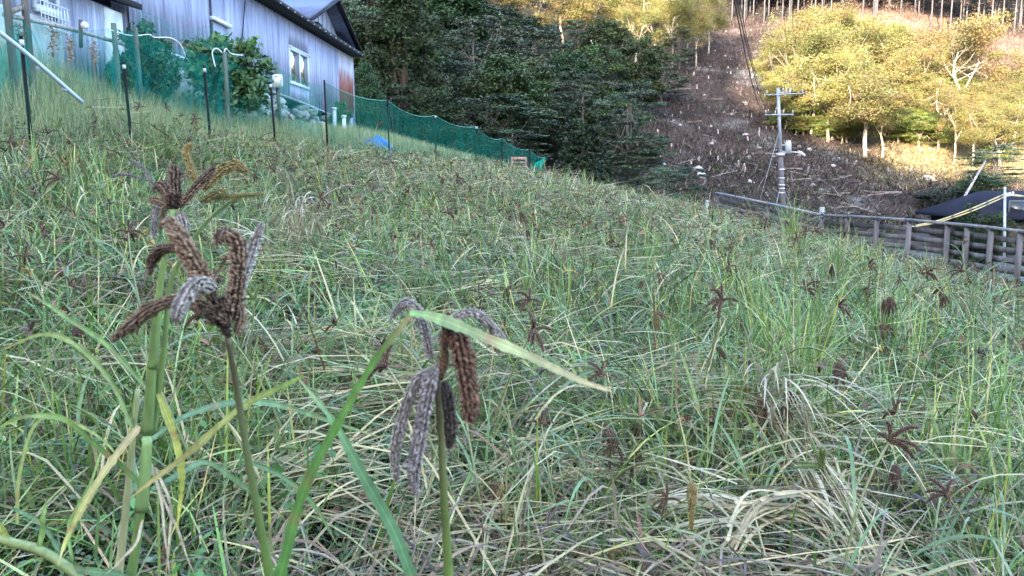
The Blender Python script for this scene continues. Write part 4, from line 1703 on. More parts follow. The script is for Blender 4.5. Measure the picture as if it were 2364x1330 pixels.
def build_brush():
    n = 95000
    x, y, px = far_points(n, 45, 140, 1440, 2560)
    keep = px > 1490 + 60 * wob(x, y, .1, 2.0)
    x, y, px = x[keep], y[keep], px[keep]
    n = len(x)
    z = ground(x, y)
    base = np.stack((x, y, z - .03), -1)
    tone = wob(x, y, .3, 7.0)
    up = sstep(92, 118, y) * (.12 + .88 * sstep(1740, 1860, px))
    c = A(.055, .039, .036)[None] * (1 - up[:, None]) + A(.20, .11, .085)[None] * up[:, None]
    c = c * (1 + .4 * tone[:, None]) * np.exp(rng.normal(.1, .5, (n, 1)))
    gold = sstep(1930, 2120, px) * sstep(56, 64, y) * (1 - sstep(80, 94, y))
    green = (rng.random(n) < .10 + .12 * (wob(x, y, .15, 3.3) > .3))
    c[green] = A(.06, .09, .04) * rng.uniform(.7, 1.5, (green.sum(), 1))
    pale = rng.random(n) < .035
    c[pale] = A(.30, .26, .24)
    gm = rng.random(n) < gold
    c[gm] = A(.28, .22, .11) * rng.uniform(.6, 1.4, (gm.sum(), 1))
    mb = MB()
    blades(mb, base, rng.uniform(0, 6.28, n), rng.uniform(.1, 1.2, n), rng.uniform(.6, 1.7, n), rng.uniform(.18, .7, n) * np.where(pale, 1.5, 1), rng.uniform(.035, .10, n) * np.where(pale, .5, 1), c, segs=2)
    # heaps of thrown branches, thickest on the bank behind the railing
    n = 9000
    x, y, px = far_points(n, 45, 72, 1560, 2280)
    k = wob(x, y, .45, 1.0) + rng.normal(0, .4, n) > .1
    x, y = x[k], y[k]
    m = len(x)
    c = pick(m, [A(.045, .034, .03), A(.09, .07, .06), A(.22, .19, .17), A(.07, .09, .04)], [.45, .3, .15, .1]) * rng.uniform(.6, 1.4, (m, 1))
    blades(mb, np.stack((x, y, ground(x, y) + rng.uniform(0, .25, m)), -1), rng.uniform(0, 6.28, m), rng.uniform(.6, 1.8, m), rng.uniform(.8, 1.9, m), rng.uniform(.4, 1.7, m), rng.uniform(.025, .06, m), c, segs=3, kink=.5)
    tag(mb.build('brushwood', M_BRUSH), 'brown dead brush and weeds covering the felled slope', 'brush', kind='stuff')


build_brush()

mb = MB()
for k in range(1):
    n = 7
    path = np.stack((rng.normal(size=n) * .015, rng.normal(size=n) * .015, np.linspace(-.25, .62, n)), -1)
    tube(mb, path, np.array([.24, .2, .17, .16, .155, .15, .145]), A(.33, .29, .27), sides=9)
    tube(mb, [A(0, 0, .62), A(.005, 0, .632)], [.142, .10], A(.62, .52, .42), sides=9)
STUMP = mb.build('tree_stump', M_BARK)
tag(STUMP, 'small pale sawn stump on the felled slope', 'stump', 'pale stumps dotted over the felled slope')
first = True
sp = [(1590, 375), (1612, 372), (1658, 372), (1675, 362), (1640, 358), (1550, 340), (1570, 355), (1705, 385), (1955, 375), (1975, 380), (2040, 395), (1865, 400), (1835, 405), (1890, 395), (1770, 410), (2050, 400), (2135, 480)]
for k in range(70):
    if k < len(sp):
        px, row = sp[k]
    else:
        px, row = (random.uniform(1500, 1800), random.uniform(150, 400)) if k < 70 else (random.uniform(1800, 2150), random.uniform(345, 480)) if k < 92 else (random.uniform(2060, 2364), random.uniform(25, 130))
    p = hit(px, row, y0=44)
    s = random.uniform(.3, .75)
    if first:
        o = STUMP
        first = False
    else:
        o = STUMP.copy()
        COL.objects.link(o)
    o.location = p
    o.rotation_euler = (random.uniform(-.1, .1), random.uniform(-.1, .1), random.uniform(0, 6))
    o.scale = (s * .7, s * .7, s * random.uniform(.6, 1.2))

rocks = []
for k in range(4):
    mb = MB()
    add_rock(mb, A(0, 0, .2), .5, A(.34, .33, .33), squash=.75)
    rocks.append(mb.mesh('boulder', M_ROCK, True))
big = [(1610, 398, .75, 'upper of two white boulders by the yellow green bush'), (1618, 412, .75, 'lower of two white boulders by the yellow green bush'),
       (2145, 418, 1.0, 'long white rock lying on the golden grass edge at right'), (1868, 352, .5, 'white rock just right of the street lamp'), (1845, 343, .4, 'pale rock behind the street lamp')]
for px, row, s, lab in big:
    o = link('boulder', rocks[random.randrange(4)])
    o.location = hit(px, row, y0=44)
    o.scale = (s * 1.1, s, s)
    if 'long' in lab:
        o.scale = (1.7, .6, .6)
        o.rotation_euler = (0, .35, .2)
    else:
        o.rotation_euler = (0, 0, random.uniform(0, 6))
    tag(o, lab, 'rock')
for k in range(120):
    px, row = (random.uniform(1500, 1800), random.uniform(30, 400)) if k < 75 else (random.uniform(1640, 2200), random.uniform(340, 450))
    if k % 5 == 0 and k < 75:
        px, row = random.gauss(1730, 30), random.uniform(40, 190)
    o = link('boulder', rocks[random.randrange(4)])
    s = random.choice([.12, .15, .18, .22, .28, .4])
    o.location = hit(px, row, y0=44)
    o.scale = (s * random.uniform(.8, 1.5), s, s * random.uniform(.6, 1))
    o.rotation_euler = (random.uniform(-.3, .3), random.uniform(-.3, .3), random.uniform(0, 6))
    tag(o, 'small grey white stone scattered on the felled slope', 'rock', 'stones scattered over the felled slope')

mb = MB()
n = 8
tube(mb, spline([A(-1.5, 0, .1), A(0, .06, .14), A(1.5, -.05, .1)], n), np.linspace(.07, .03, n), A(.20, .165, .15), sides=7)
tube(mb, [A(.3, 0, .13), A(.8, .4, .3)], [.04, .015], A(.28, .24, .22), sides=5)
LOG = mb.build('felled_log', M_BARK)
tag(LOG, 'thin felled log left lying on the bare slope', 'log', 'felled logs on the bare slope')
for k in range(40):
    px, row = [(random.uniform(1830, 2180), random.uniform(440, 500)), (random.uniform(1650, 2200), random.uniform(370, 450)), (random.uniform(1520, 1780), random.uniform(180, 400))][k % 3]
    o = LOG if k == 0 else LOG.copy()
    if k:
        COL.objects.link(o)
    o.location = hit(px, row, y0=44)
    s = random.uniform(.4, 1.1)
    o.scale = (s, s, s)
    o.rotation_euler = (random.uniform(-.2, .2), random.uniform(-.25, .25), random.uniform(0, 6))

# ------------------------------------------------------------------ grass of the field
GREEN = A(.120, .210, .040)
DEEP = A(.052, .100, .028)
BLUEG = A(.165, .240, .090)
PALE = A(.31, .37, .135)
YELLG = A(.32, .34, .075)
STRAW = A(.50, .40, .205)
BROWN = A(.15, .085, .05)


def field_mask(x, y):
    return (x > xfence(y) - .35) & (x < xrail(y) - .55) & (y < 34.5 + .2 * x)


GAPS = [(830, 1130, .26), (900, 1230, .26), (1000, 1300, .24), (760, 1270, .2), (1150, 1290, .2), (130, 1310, .15), (560, 1290, .16), (2230, 1260, .22), (1640, 1310, .15), (880, 1020, .16), (2150, 1090, .16), (1420, 1230, .14), (700, 800, .25), (1480, 800, .25), (330, 620, .3), (1250, 960, .2), (1950, 1160, .16)]


def bare(x, y):
    g = np.zeros_like(x)
    for px, row, r in GAPS:
        r = r * 1.3
        d = F * .98 / (row - 420) * .98
        gx, gy = (px - 1182) / F * d, d
        g = np.maximum(g, np.exp(-((x - gx) ** 2 + ((y - gy) * .8) ** 2) / (r * r)))
    return g


def field_points(n, y0, y1, power, thin=.93):
    """random points in the view wedge, density per square metre falling as y**-power"""
    u = rng.random(n)
    e = 2 - power
    y = (y0 ** e + (y1 ** e - y0 ** e) * u) ** (1 / e) if abs(e) > 1e-6 else y0 * (y1 / y0) ** u
    x = rng.uniform(-1, 1, n) * (.76 * y + 1.3)
    k = field_mask(x, y) & (rng.random(len(x)) > thin * bare(x, y))
    return x[k], y[k]


def grass_colour(n, x, y, straw=.2, brown=.05, yel=.15):
    t = np.clip(wob(x, y, 1.1, 2.0) + .6 * wob(x, y, 3.3, 6.0), -1, 1)
    w = np.stack((.30 + .1 * t, .34 - .16 * t, .20 + .1 * t, .09 + .07 * t, yel + 0 * t, np.clip(straw * (1 + 1.0 * t), 0, 1) * np.interp(y, [2, 6], [.55, 1]), np.clip(brown * (1 - .8 * t), 0, 1)), -1)
    c = pick(n, [GREEN, DEEP, BLUEG, PALE, YELLG, STRAW, BROWN], w)
    return c * rng.uniform(.6, 1.35, (n, 1)) * (1 + .08 * rng.normal(size=(n, 3)))


def build_field():
    mb = MB()
    # lodged mat: blades and stalks fallen across each other, in short drifts
    for (n, y0, y1, pw, segs, wmin) in ((36000, 1.2, 6, 1.0, 5, .008), (60000, 6, 13, 1.2, 4, .009), (90000, 13, 36, 1.0, 3, .012)):
        x, y = field_points(n, y0, y1, pw)
        k = wob(x, y, 1.7, 9.0) + .7 * wob(x, y, 4.1, 2.0) + rng.normal(0, .4, len(x)) > np.interp(y, [2, 7, 12], [-.3, -.45, -.75])
        x, y = x[k], y[k]
        m = len(x)
        drift = wob(x, y, .9, 4.0) > .35
        head = np.where(drift, 3.0 * np.round(2.2 * wob(x, y, 1.3, 1.0)) + rng.normal(0, .7, m), rng.uniform(0, 6.28, m))
        lift = np.clip(rng.normal(.10, .10, m), 0, .34)
        z = ground(x, y) + lift
        L = np.where(drift, rng.uniform(.2, .6, m), rng.uniform(.10, .42, m)) * np.interp(y, [3, 8], [1, .8])
        inc0 = np.clip(rng.normal(.95, .45, m), .0, 1.6)
        inc1 = np.clip(inc0 + rng.normal(.55, .5, m), .3, 2.5)
        straight = rng.random(m) < .5
        inc1 = np.where(straight, inc0 + rng.normal(.05, .08, m), inc1)
        w = np.maximum(wmin, .0006 * y) * np.exp(rng.normal(-.1, .45, m))
        c = grass_colour(m, x, y, straw=.15, brown=.15, yel=.10)
        blades(mb, np.stack((x, y, z), -1), head, inc0, inc1, L, w, c, segs=segs, tipcol=c * rng.uniform(.7, 1.3, (m, 1)), twist=rng.normal(0, .6, m) * (1 - straight), kink=.6)
    # upright and leaning blades
    for (n, y0, y1, pw, segs, wmin) in ((5000, 1.6, 6, 1.0, 5, .007), (13000, 6, 14, 1.0, 4, .008), (30000, 14, 36, .9, 3, .011)):
        x, y = field_points(n, y0, y1, pw)
        k = (wob(x, y, 1.3, 4.0) + .8 * wob(x, y, 3.1, 1.0) + rng.normal(0, .5, len(x))) > .25
        x, y = x[k], y[k]
        m = len(x)
        z = ground(x, y)
        inc0 = np.abs(rng.normal(.15, .3, m))
        inc1 = inc0 + np.clip(rng.normal(.8, .8, m), 0, 2.4)
        L = rng.uniform(.2, .52, m) * (1 + .35 * wob(x, y, .8, 3.0)) * (1 - .35 * sstep(4, 1, xrail(y) - x)) * np.interp(y, [2, 5, 12], [.75, .9, 1])
        w = np.maximum(wmin, .00055 * y) * np.exp(rng.normal(-.1, .4, m))
        c = grass_colour(m, x, y, straw=.16, brown=.05, yel=.2) * 1.05
        blades(mb, np.stack((x, y, z), -1), rng.uniform(0, 6.28, m), inc0, inc1, L, w, c, segs=segs, tipcol=c * rng.uniform(.8, 1.35, (m, 1)))
    # fine clutter in the mat: short broken bits, pale and brown
    x, y = field_points(110000, 1.4, 20, .9, .3)
    m = len(x)
    c = pick(m, [STRAW, BROWN, DEEP, PALE, A(.10, .07, .055)], [.24, .28, .12, .12, .28]) * rng.uniform(.5, 1.3, (m, 1))
    blades(mb, np.stack((x, y, ground(x, y) + np.clip(rng.normal(.12, .11, m), .01, .4)), -1), rng.uniform(0, 6.28, m), rng.uniform(.3, 2.2, m), rng.uniform(.3, 2.6, m), rng.uniform(.04, .16, m), np.maximum(.005, .0007 * y) * rng.uniform(.5, 1.6, m), c, segs=2)
    # tussocks
    spots = []
    for _ in range(1150):
        yy = 2.0 * (34 / 2.0) ** random.random()
        xx = random.uniform(-1, 1) * (.72 * yy + .4)
        if bool(field_mask(np.array(xx), np.array(yy))) and float(bare(np.array([xx]), np.array([yy]))[0]) < .4:
            spots.append((xx, yy, random.uniform(.3, .72) * (1 - .3 * sstep(4, 1, xrail(yy) - xx)), random.randint(7, 20)))
    for px, row, yy, hh, nb in ((1850, 880, 4.3, .95, 90), (1770, 800, 4.8, .9, 60), (1730, 930, 3.9, .7, 50), (1900, 760, 5.2, .95, 80), (1310, 740, 5.4, .8, 30), (1300, 760, 5.2, .55, 40), (2240, 1000, 3.4, .6, 40), (2290, 830, 4.6, .7, 40), (1820, 560, 12, .95, 70), (1840, 590, 10.5, .9, 60), (1990, 600, 9.5, .9, 70), (1940, 620, 9, .8, 60), (620, 460, 9, .5, 40), (1640, 1000, 3.5, .5, 40), (2050, 720, 5.6, .9, 50), (2130, 760, 5.2, .8, 40), (1560, 800, 5.0, .75, 40), (1500, 620, 8, .75, 40), (1690, 660, 7, .8, 40), (1220, 700, 6, .6, 36), (980, 560, 9, .6, 36), (480, 820, 4, .6, 40), (2330, 900, 4, .75, 40), (1450, 980, 3.4, .55, 36)):
        xx = (px - 1182) / F * yy
        spots.append((xx, yy, hh, nb))
    for xx, yy, hh, nb in spots:
        base = np.stack((xx + rng.normal(0, .05, nb), yy + rng.normal(0, .05, nb), np.zeros(nb)), -1)
        base[:, 2] = ground(base[:, 0], base[:, 1])
        tall = nb >= 30
        inc0 = np.abs(rng.normal(.08, .2, nb)) if tall else np.abs(rng.normal(random.uniform(.2, .9), .35, nb))
        inc1 = inc0 + np.clip(rng.normal(.6 if tall else .7, .6, nb), 0, 2.0)
        c = pick(nb, [GREEN, BLUEG, PALE, YELLG, STRAW], [.46, .27, .06 if yy < 5 else .13, .17, .04]) * rng.uniform(.75, 1.3, (nb, 1)) * random.uniform(.8, 1.2)
        w = np.maximum(.0105, .0008 * yy) * rng.uniform(.5, 1.3, nb)
        h0 = random.uniform(0, 6.28)
        blades(mb, base, rng.uniform(0, 6.28, nb) if tall else h0 + rng.normal(0, 1.1, nb), inc0, inc1, hh * rng.uniform(.55, 1.15, nb), w, c, segs=8, tipcol=c * 1.2, kink=.45)
    # drifts of dry straw, lying together
    for _ in range(300):
        yy = 1.9 * (24 / 1.9) ** random.random()
        xx = random.uniform(-1, 1) * (.7 * yy + .3)
        if not bool(field_mask(np.array(xx), np.array(yy))):
            continue
        nb = random.randint(8, 30)
        hd = random.uniform(0, 6.28)
        base = np.stack((xx + rng.normal(0, .13, nb), yy + rng.normal(0, .13, nb), np.zeros(nb)), -1)
        base[:, 2] = ground(base[:, 0], base[:, 1]) + rng.uniform(.05, .30, nb)
        c = pick(nb, [STRAW, A(.33, .34, .15), A(.50, .42, .25), A(.26, .16, .09)], [.4, .3, .08, .22]) * rng.uniform(.5, 1.15, (nb, 1))
        w = np.maximum(.007, .0007 * yy) * rng.uniform(.5, 1.6, nb)
        blades(mb, base, hd + rng.normal(0, .35, nb), rng.uniform(.9, 1.6, nb), rng.uniform(1.4, 1.9, nb), rng.uniform(.3, .85, nb), w, c, segs=5, kink=.5)
    # broad flattened patches of straw
    for px, row in ((1000, 740), (880, 885), (1150, 620), (1320, 650), (1600, 1150), (1900, 1230), (700, 880), (660, 720), (1500, 840), (1150, 1170), (1720, 1250), (420, 560), (150, 700), (1000, 560), (1700, 620), (1450, 540), (60, 800), (2250, 830), (1050, 850)):
        yy = F * .95 / (row - 420)
        xx = (px - 1182) / F * yy
        nb = 80 if yy < 3.5 else 110
        sp_ = .10 + .035 * yy
        hd = random.choice([0, math.pi]) + random.uniform(-.6, .6)
        base = np.stack((xx + rng.normal(0, sp_ * 1.3, nb), yy + rng.normal(0, sp_, nb), np.zeros(nb)), -1)
        base[:, 2] = ground(base[:, 0], base[:, 1]) + rng.uniform(.10, .34, nb)
        c = pick(nb, [STRAW, A(.34, .37, .15), A(.50, .42, .25), A(.28, .18, .10), GREEN], [.38, .28, .08, .14, .12]) * rng.uniform(.5, 1.1, (nb, 1))
        blades(mb, base, hd + rng.normal(0, .4, nb), rng.uniform(1.2, 1.7, nb), rng.uniform(1.35, 1.8, nb), rng.uniform(.25, .7, nb), np.maximum(.008, .0009 * yy) * rng.uniform(.5, 1.7, nb), c, segs=5, kink=.5)
    # the collapsed bundles of tan stalks: each stalk jointed, slightly apart from its neighbours
    for pts, nb, wob_ in (([(1770, 880, 4.0), (1810, 950, 3.6), (1870, 1070, 3.05), (1945, 1210, 2.6), (2010, 1340, 2.28)], 24, 34), ([(1180, 1215, 2.5), (1050, 1195, 2.6), (930, 1180, 2.7)], 10, 22),
                          ([(560, 830, 4.1), (700, 850, 4.0), (860, 880, 3.8)], 12, 26), ([(1180, 1165, 2.7), (1330, 1120, 2.85), (1500, 1100, 2.95)], 9, 24), ([(1690, 1290, 2.3), (1760, 1200, 2.5), (1850, 1180, 2.6), (1930, 1230, 2.45)], 12, 30)):
        for _ in range(nb):
            o = rng.normal(size=2) * wob_ * A(.8, .5)
            q = [at(p[0] + o[0] + rng.normal() * wob_ * .45, p[1] + o[1] + rng.normal() * wob_ * .3, p[2]) for p in pts]
            a0 = random.randint(0, max(0, len(q) - 3))
            path = spline(q[a0:], 12)
            path[:, 2] += .03
            c = A(.50, .385, .21) * random.uniform(.55, 1.2)
            w = random.uniform(.004, .011)
            cc = np.tile(c, (12, 1)) * (1 + .15 * rng.normal(size=(12, 1)))
            if random.random() < .45:
                tube(mb, path, w * .5 * np.linspace(1, .7, 12), np.clip(cc, .02, 1), sides=5)
            else:
                ribbon(mb, path, w * 1.5 * np.linspace(1, .4, 12), np.clip(cc, .02, 1), (random.uniform(-.5, .5), -.6, .8))
    # dead brown clumps slumped on the ground
    for px, row in ((1560, 1230), (1700, 1190), (2050, 1210), (2250, 1210), (1300, 1180), (930, 1270), (620, 1290), (1960, 1040), (2200, 1010), (1150, 1300), (1420, 1060), (330, 780), (760, 620), (1830, 1290), (2330, 1290), (560, 870), (1250, 880)):
        yy = F * .95 / (row - 420)
        xx = (px - 1182) / F * yy
        nb = 60
        base = np.stack((xx + rng.normal(0, .03 * yy, nb), yy + rng.normal(0, .03 * yy, nb), np.zeros(nb)), -1)
        base[:, 2] = ground(base[:, 0], base[:, 1]) + rng.uniform(.12, .36, nb)
        c = pick(nb, [BROWN, A(.09, .055, .045), A(.24, .16, .11), A(.36, .27, .19)], [.35, .35, .2, .1]) * rng.uniform(.6, 1.3, (nb, 1))
        blades(mb, base, rng.uniform(0, 6.28, nb), rng.uniform(.6, 1.6, nb), rng.uniform(1.2, 2.4, nb), rng.uniform(.12, .4, nb), np.maximum(.008, .003 * yy) * rng.uniform(.5, 1.4, nb), c, segs=5, kink=.4)
    # taller growth along the foot of the railing
    n = 4200
    y = rng.uniform(7, 25, n)
    x = xrail(y) - rng.uniform(.35, 2.6, n)
    k = wob(x, y, 1.6, 5.0) + rng.normal(0, .5, n) > -.3
    x, y = x[k], y[k]
    m = len(x)
    c = pick(m, [GREEN, BLUEG, PALE, YELLG, STRAW], [.35, .25, .15, .15, .1]) * rng.uniform(.6, 1.2, (m, 1))
    blades(mb, np.stack((x, y, ground(x, y)), -1), rng.uniform(0, 6.28, m), np.abs(rng.normal(.15, .2, m)), rng.uniform(.3, 1.9, m), rng.uniform(.4, .85, m), .012 * rng.uniform(.5, 1.4, m), c, segs=5, kink=.3)
    # single pale stalks, bent at a joint
    x, y = field_points(600, 4, 24, .6)
    m = len(x)
    c = A(.60, .52, .34) * rng.uniform(.7, 1.15, (m, 1))
    blades(mb, np.stack((x, y, ground(x, y) + .05), -1), rng.uniform(0, 6.28, m), rng.uniform(0, .9, m), rng.uniform(.5, 2.7, m), rng.uniform(.4, .85, m), np.maximum(.005, .0006 * y), c, segs=7)
    # the big bent sheaf of straw at lower right and the pale arching stalks at left
    for (px, row, yy, hd, nb, L, i0, i1) in ((1785, 890, 3.95, 4.62, 26, .9, .9, 1.85), (1800, 960, 3.7, 4.5, 20, .9, 1.2, 1.75), (1850, 1040, 3.2, 4.75, 14, .7, 1.3, 1.7), (1750, 1180, 2.55, 3.3, 26, .4, 1.2, 1.8), (690, 600, 6.3, 4.9, 26, .75, .3, 2.4), (745, 560, 6.4, 4.4, 14, .8, .2, 2.7), (640, 650, 5.6, 4.0, 16, .6, .7, 2.0)):
        xx = (px - 1182) / F * yy
        base = np.stack((xx + rng.normal(0, .04, nb), yy + rng.normal(0, .05, nb), np.zeros(nb)), -1)
        base[:, 2] = ground(base[:, 0], base[:, 1]) + rng.uniform(.1, .42, nb)
        c = A(.54, .44, .29) * rng.uniform(.55, 1.2, (nb, 1))
        blades(mb, base, hd + rng.normal(0, .26, nb), i0 + rng.normal(0, .2, nb), i1 + rng.normal(0, .2, nb), L * rng.uniform(.7, 1.2, nb), .012 * rng.uniform(.5, 1.4, nb), c, segs=7)
    tag(mb.build('field_grass', M_GRASS), 'tangled green and straw coloured grass lying across the whole field', 'grass', kind='stuff')


build_field()


def build_weeds():
    mb = MB()
    x, y = field_points(26000, 1.5, 8, 1.2, 0)
    k = wob(x, y, 1.0, 12.0) + .6 * wob(x, y, 2.6, 3.0) + rng.normal(0, .25, len(x)) + .9 * bare(x, y) > .25
    x, y = x[k], y[k]
    m = len(x)
    per = 5
    z = ground(x, y) + rng.uniform(.03, .22, m)
    pos = np.repeat(np.stack((x, y, z), -1), per, axis=0) + rng.normal(size=(m * per, 3)) * A(.018, .018, .014)
    nr = rng.normal(size=(m * per, 3)) * .6 + A(0, 0, 1)
    c = np.repeat(np.where((rng.random(m) < .6)[:, None], A(.085, .17, .07), A(.16, .22, .15)), per, axis=0) * rng.uniform(.6, 1.4, (m * per, 1))
    x2, y2 = field_points(1500, 1.6, 9, .9, 0)
    kk = wob(x2, y2, .8, 21.0) + rng.normal(0, .3, len(x2)) > .15
    x2, y2 = x2[kk], y2[kk]
    m2 = len(x2)
    p2 = np.repeat(np.stack((x2, y2, ground(x2, y2) + rng.uniform(.12, .34, m2)), -1), 16, axis=0) + rng.normal(size=(m2 * 16, 3)) * A(.045, .045, .035)
    c2 = np.repeat(np.tile(A(.085, .19, .055), (m2, 1)) * rng.uniform(.6, 1.4, (m2, 1)), 16, axis=0) * rng.uniform(.8, 1.2, (m2 * 16, 1))
    leaves(mb, p2, rng.normal(size=(m2 * 16, 3)) * .5 + A(0, 0, 1), rng.uniform(.025, .06, m2 * 16), c2, aspect=.5)
    leaves(mb, pos, nr, rng.uniform(.012, .03, m * per) * np.repeat(np.interp(y, [1, 8], [.9, 1.8]), per), c, aspect=.6)
    tag(mb.build('ground_weeds', M_WEED), 'small leafy green weeds between the lying grass', 'weeds', kind='stuff')


build_weeds()


def build_lawn():
    n = 90000
    y = 7.5 + 24 * rng.random(n) ** 1.2
    x = xfence(y) - .1 - rng.random(n) * 7
    k = (x > wx(y) + .1) & (x > -.80 * y - 1.0)
    x, y = x[k], y[k]
    m = len(x)
    z = ground(x, y)
    c = np.where((rng.random(m) < .6)[:, None], A(.25, .29, .12), A(.42, .40, .21)) * rng.uniform(.65, 1.3, (m, 1))
    inc0 = np.abs(rng.normal(.1, .18, m))
    mb = MB()
    blades(mb, np.stack((x, y, z), -1), rng.uniform(0, 6.28, m), inc0, inc0 + rng.uniform(0, .9, m), rng.uniform(.35, .65, m) * (1 + .2 * wob(x, y, .9, 1.0)) * (1 - .62 * sstep(2.4, 1.2, x - wx(y)) * sstep(17, 20, y)), np.maximum(.006, .0005 * y) * rng.uniform(.5, 1.3, m), c, segs=3, tipcol=c * 1.25)
    # strip under and beyond the far fence, and around the railing
    n = 16000
    y = rng.uniform(20, 36, n)
    x = xfence(y) - rng.random(n) * 4
    z = ground(x, y)
    c = A(.14, .19, .09) * rng.uniform(.6, 1.3, (n, 1))
    blades(mb, np.stack((x, y, z), -1), rng.uniform(0, 6.28, n), np.abs(rng.normal(.1, .2, n)), rng.uniform(.4, 1.3, n), rng.uniform(.25, .5, n), .012 * rng.uniform(.6, 1.3, n), c, segs=3)
    tag(mb.build('lawn_grass', M_GRASS), 'soft pale green grass between the net fence and the shed', 'grass', kind='stuff')
    mb = MB()
    n = 26000
    y = rng.uniform(9, 44, n)
    x = xrail(y) - .6 + rng.random(n) ** 1.5 * 14
    k = (rng.random(n) > sstep(-.2, 2.0, x - xrail(y)) * .55)
    x, y = x[k], y[k]
    m = len(x)
    c = np.where((rng.random(m) < .7)[:, None], A(.07, .10, .045), A(.12, .10, .07)) * rng.uniform(.6, 1.4, (m, 1))
    blades(mb, np.stack((x, y, ground(x, y)), -1), rng.uniform(0, 6.28, m), np.abs(rng.normal(.2, .3, m)), rng.uniform(.5, 1.5, m), rng.uniform(.15, .45, m), .016 * rng.uniform(.6, 1.4, m), c, segs=2)
    tag(mb.build('bank_grass', M_GRASS), 'dark rough grass on the bank and valley floor behind the railing', 'grass', kind='stuff')


build_lawn()


# ------------------------------------------------------------------ millet
def finger(mb, path, R, dark, tip, fine=True, rowsn=None):
    """one finger of a millet head: a core with rows of pointed overlapping spikelets"""
    path = np.asarray(path, float)
    n = len(path)
    T, N, B = frames(path)
    R = np.broadcast_to(np.asarray(R, float), (n,)) * np.interp(np.linspace(0, 1, n), [0, .12, .75, .95, 1], [.55, 1, .95, .62, .3])
    if fine:
        R = R * (1 + .06 * np.sin(np.arange(n) * .21 + rng.uniform(0, 6)) + .03 * rng.normal(size=n))
    tube(mb, path, R * (.66 if fine else .55), np.tile(A(*dark) * .75, (n, 1)), sides=8 if fine else 6)
    rows = rowsn or (9 if fine else 6)
    O = []
    D = []
    S = []
    step = np.linalg.norm(path[1] - path[0])
    for i in range(n):
        for k in range(rows):
            if fine and rng.random() < .04:
                continue
            a = 2 * math.pi * (k + (.5 if fine else .5 * (i % 2))) / rows + rng.normal(0, .05)
            o = N[i] * math.cos(a) + B[i] * math.sin(a)
            O.append(path[i] + o * R[i] * (.55 if fine else .42))
            if fine:        # herringbone: the spikelets lean away from the midrib on both sides
                tg = (B[i] * math.cos(a) - N[i] * math.sin(a)) * (1 if math.sin(a) > 0 else -1)
                D.append(norm(o * .5 + T[i] * .62 + tg * .62 * abs(math.cos(a * .5)) + rng.normal(size=3) * .10))
                S.append(R[i] * (rng.uniform(.6, .85) + (.35 if rng.random() < .06 else 0)))
            else:
                D.append(norm(o * .75 + T[i] * .9 + rng.normal(size=3) * .13))
                S.append(R[i] * rng.uniform(.75, 1.15))
    O, D, S = np.array(O), np.array(D), np.array(S)
    m = len(O)
    s1 = norm(np.cross(D, rng.normal(size=(m, 3))))
    s2 = np.cross(D, s1)
    L, w = S[:, None] * 1.15, S[:, None] * (.25 if fine else .34)
    v = np.stack((O, O + D * L * .45 + s1 * w, O + D * L * .45 + s2 * w, O + D * L * .45 - s1 * w, O + D * L * .45 - s2 * w, O + D * L), axis=1)
    q = (np.arange(m) * 6)[:, None, None]
    tri = np.array([(0, 2, 1), (0, 3, 2), (0, 4, 3), (0, 1, 4), (5, 1, 2), (5, 2, 3), (5, 3, 4), (5, 4, 1)])[None]
    cd = A(*dark)[None] * rng.uniform(.7, 1.3, (m, 1))
    ct = A(*tip)[None] * rng.uniform(.7, 1.25, (m, 1))
    c = np.stack((cd * .7, (cd + ct) / 2, (cd + ct) / 2, cd, cd, ct), axis=1)
    mb.add(v.reshape(-1, 3), (q + tri).reshape(-1, 3), c.reshape(-1, 3))


def ppath(pts, y, n, wave=0.0):
    """pixel polyline to a smooth path in space; y is one depth or one per point"""
    ys = [y] * len(pts) if not hasattr(y, '__len__') else y
    return spline([at(p[0], p[1], q) for p, q in zip(pts, ys)], n)


def hero_finger(head, pts, y, wpx, dark, tip, n=34):
    mb = MB()
    n = int(n * 1.25)
    yy = y if not hasattr(y, '__len__') else sum(y) / len(y)
    finger(mb, ppath(pts, y, n), wpx * 1.14 / 2 / F * yy, dark, tip)
    return mb.build('seed_finger', M_SEED, head)


def hero_leaf(plant, pts, y, wpx, c0, c1, face=(0, -1, .35), n=60, fold=.3, wprof=None):
    mb = MB()
    wpx = wpx * .82
    path = ppath(pts, y, n)
    s = np.linspace(0, 1, n)
    ys = path[:, 1]
    w = wpx / F * ys * np.interp(s, [0, .15, .6, .9, 1], wprof or [.75, 1, .9, .4, .05])
    col = A(*c0)[None] * (1 - s[:, None]) + A(*c1)[None] * s[:, None]
    # uneven width, mottling, dry spots and a dry tip
    w = w * (1 + .07 * np.sin(s * 23 + rng.uniform(0, 6)) + .05 * rng.normal(size=n))
    col = col * (1 + .12 * np.sin(s * rng.uniform(9, 16) + rng.uniform(0, 6)) + .07 * rng.normal(size=n))[:, None]
    for _ in range(rng.integers(1, 5)):
        g = np.exp(-((s - rng.random()) / rng.uniform(.006, .03)) ** 2)[:, None] * rng.uniform(.3, .85)
        col = col * (1 - g) + A(.26, .15, .07) * g
    g = sstep(.82, 1.0, s)[:, None] * rng.uniform(.3, .9)
    col = col * (1 - g) + A(.40, .30, .15) * g
    path = path + rng.normal(size=3) * .0006 * np.sin(s * 13)[:, None]
    leaf_blade(mb, path, w, np.clip(col, .005, 1), face, fold)
    return mb.build('leaf', M_HERO, plant)


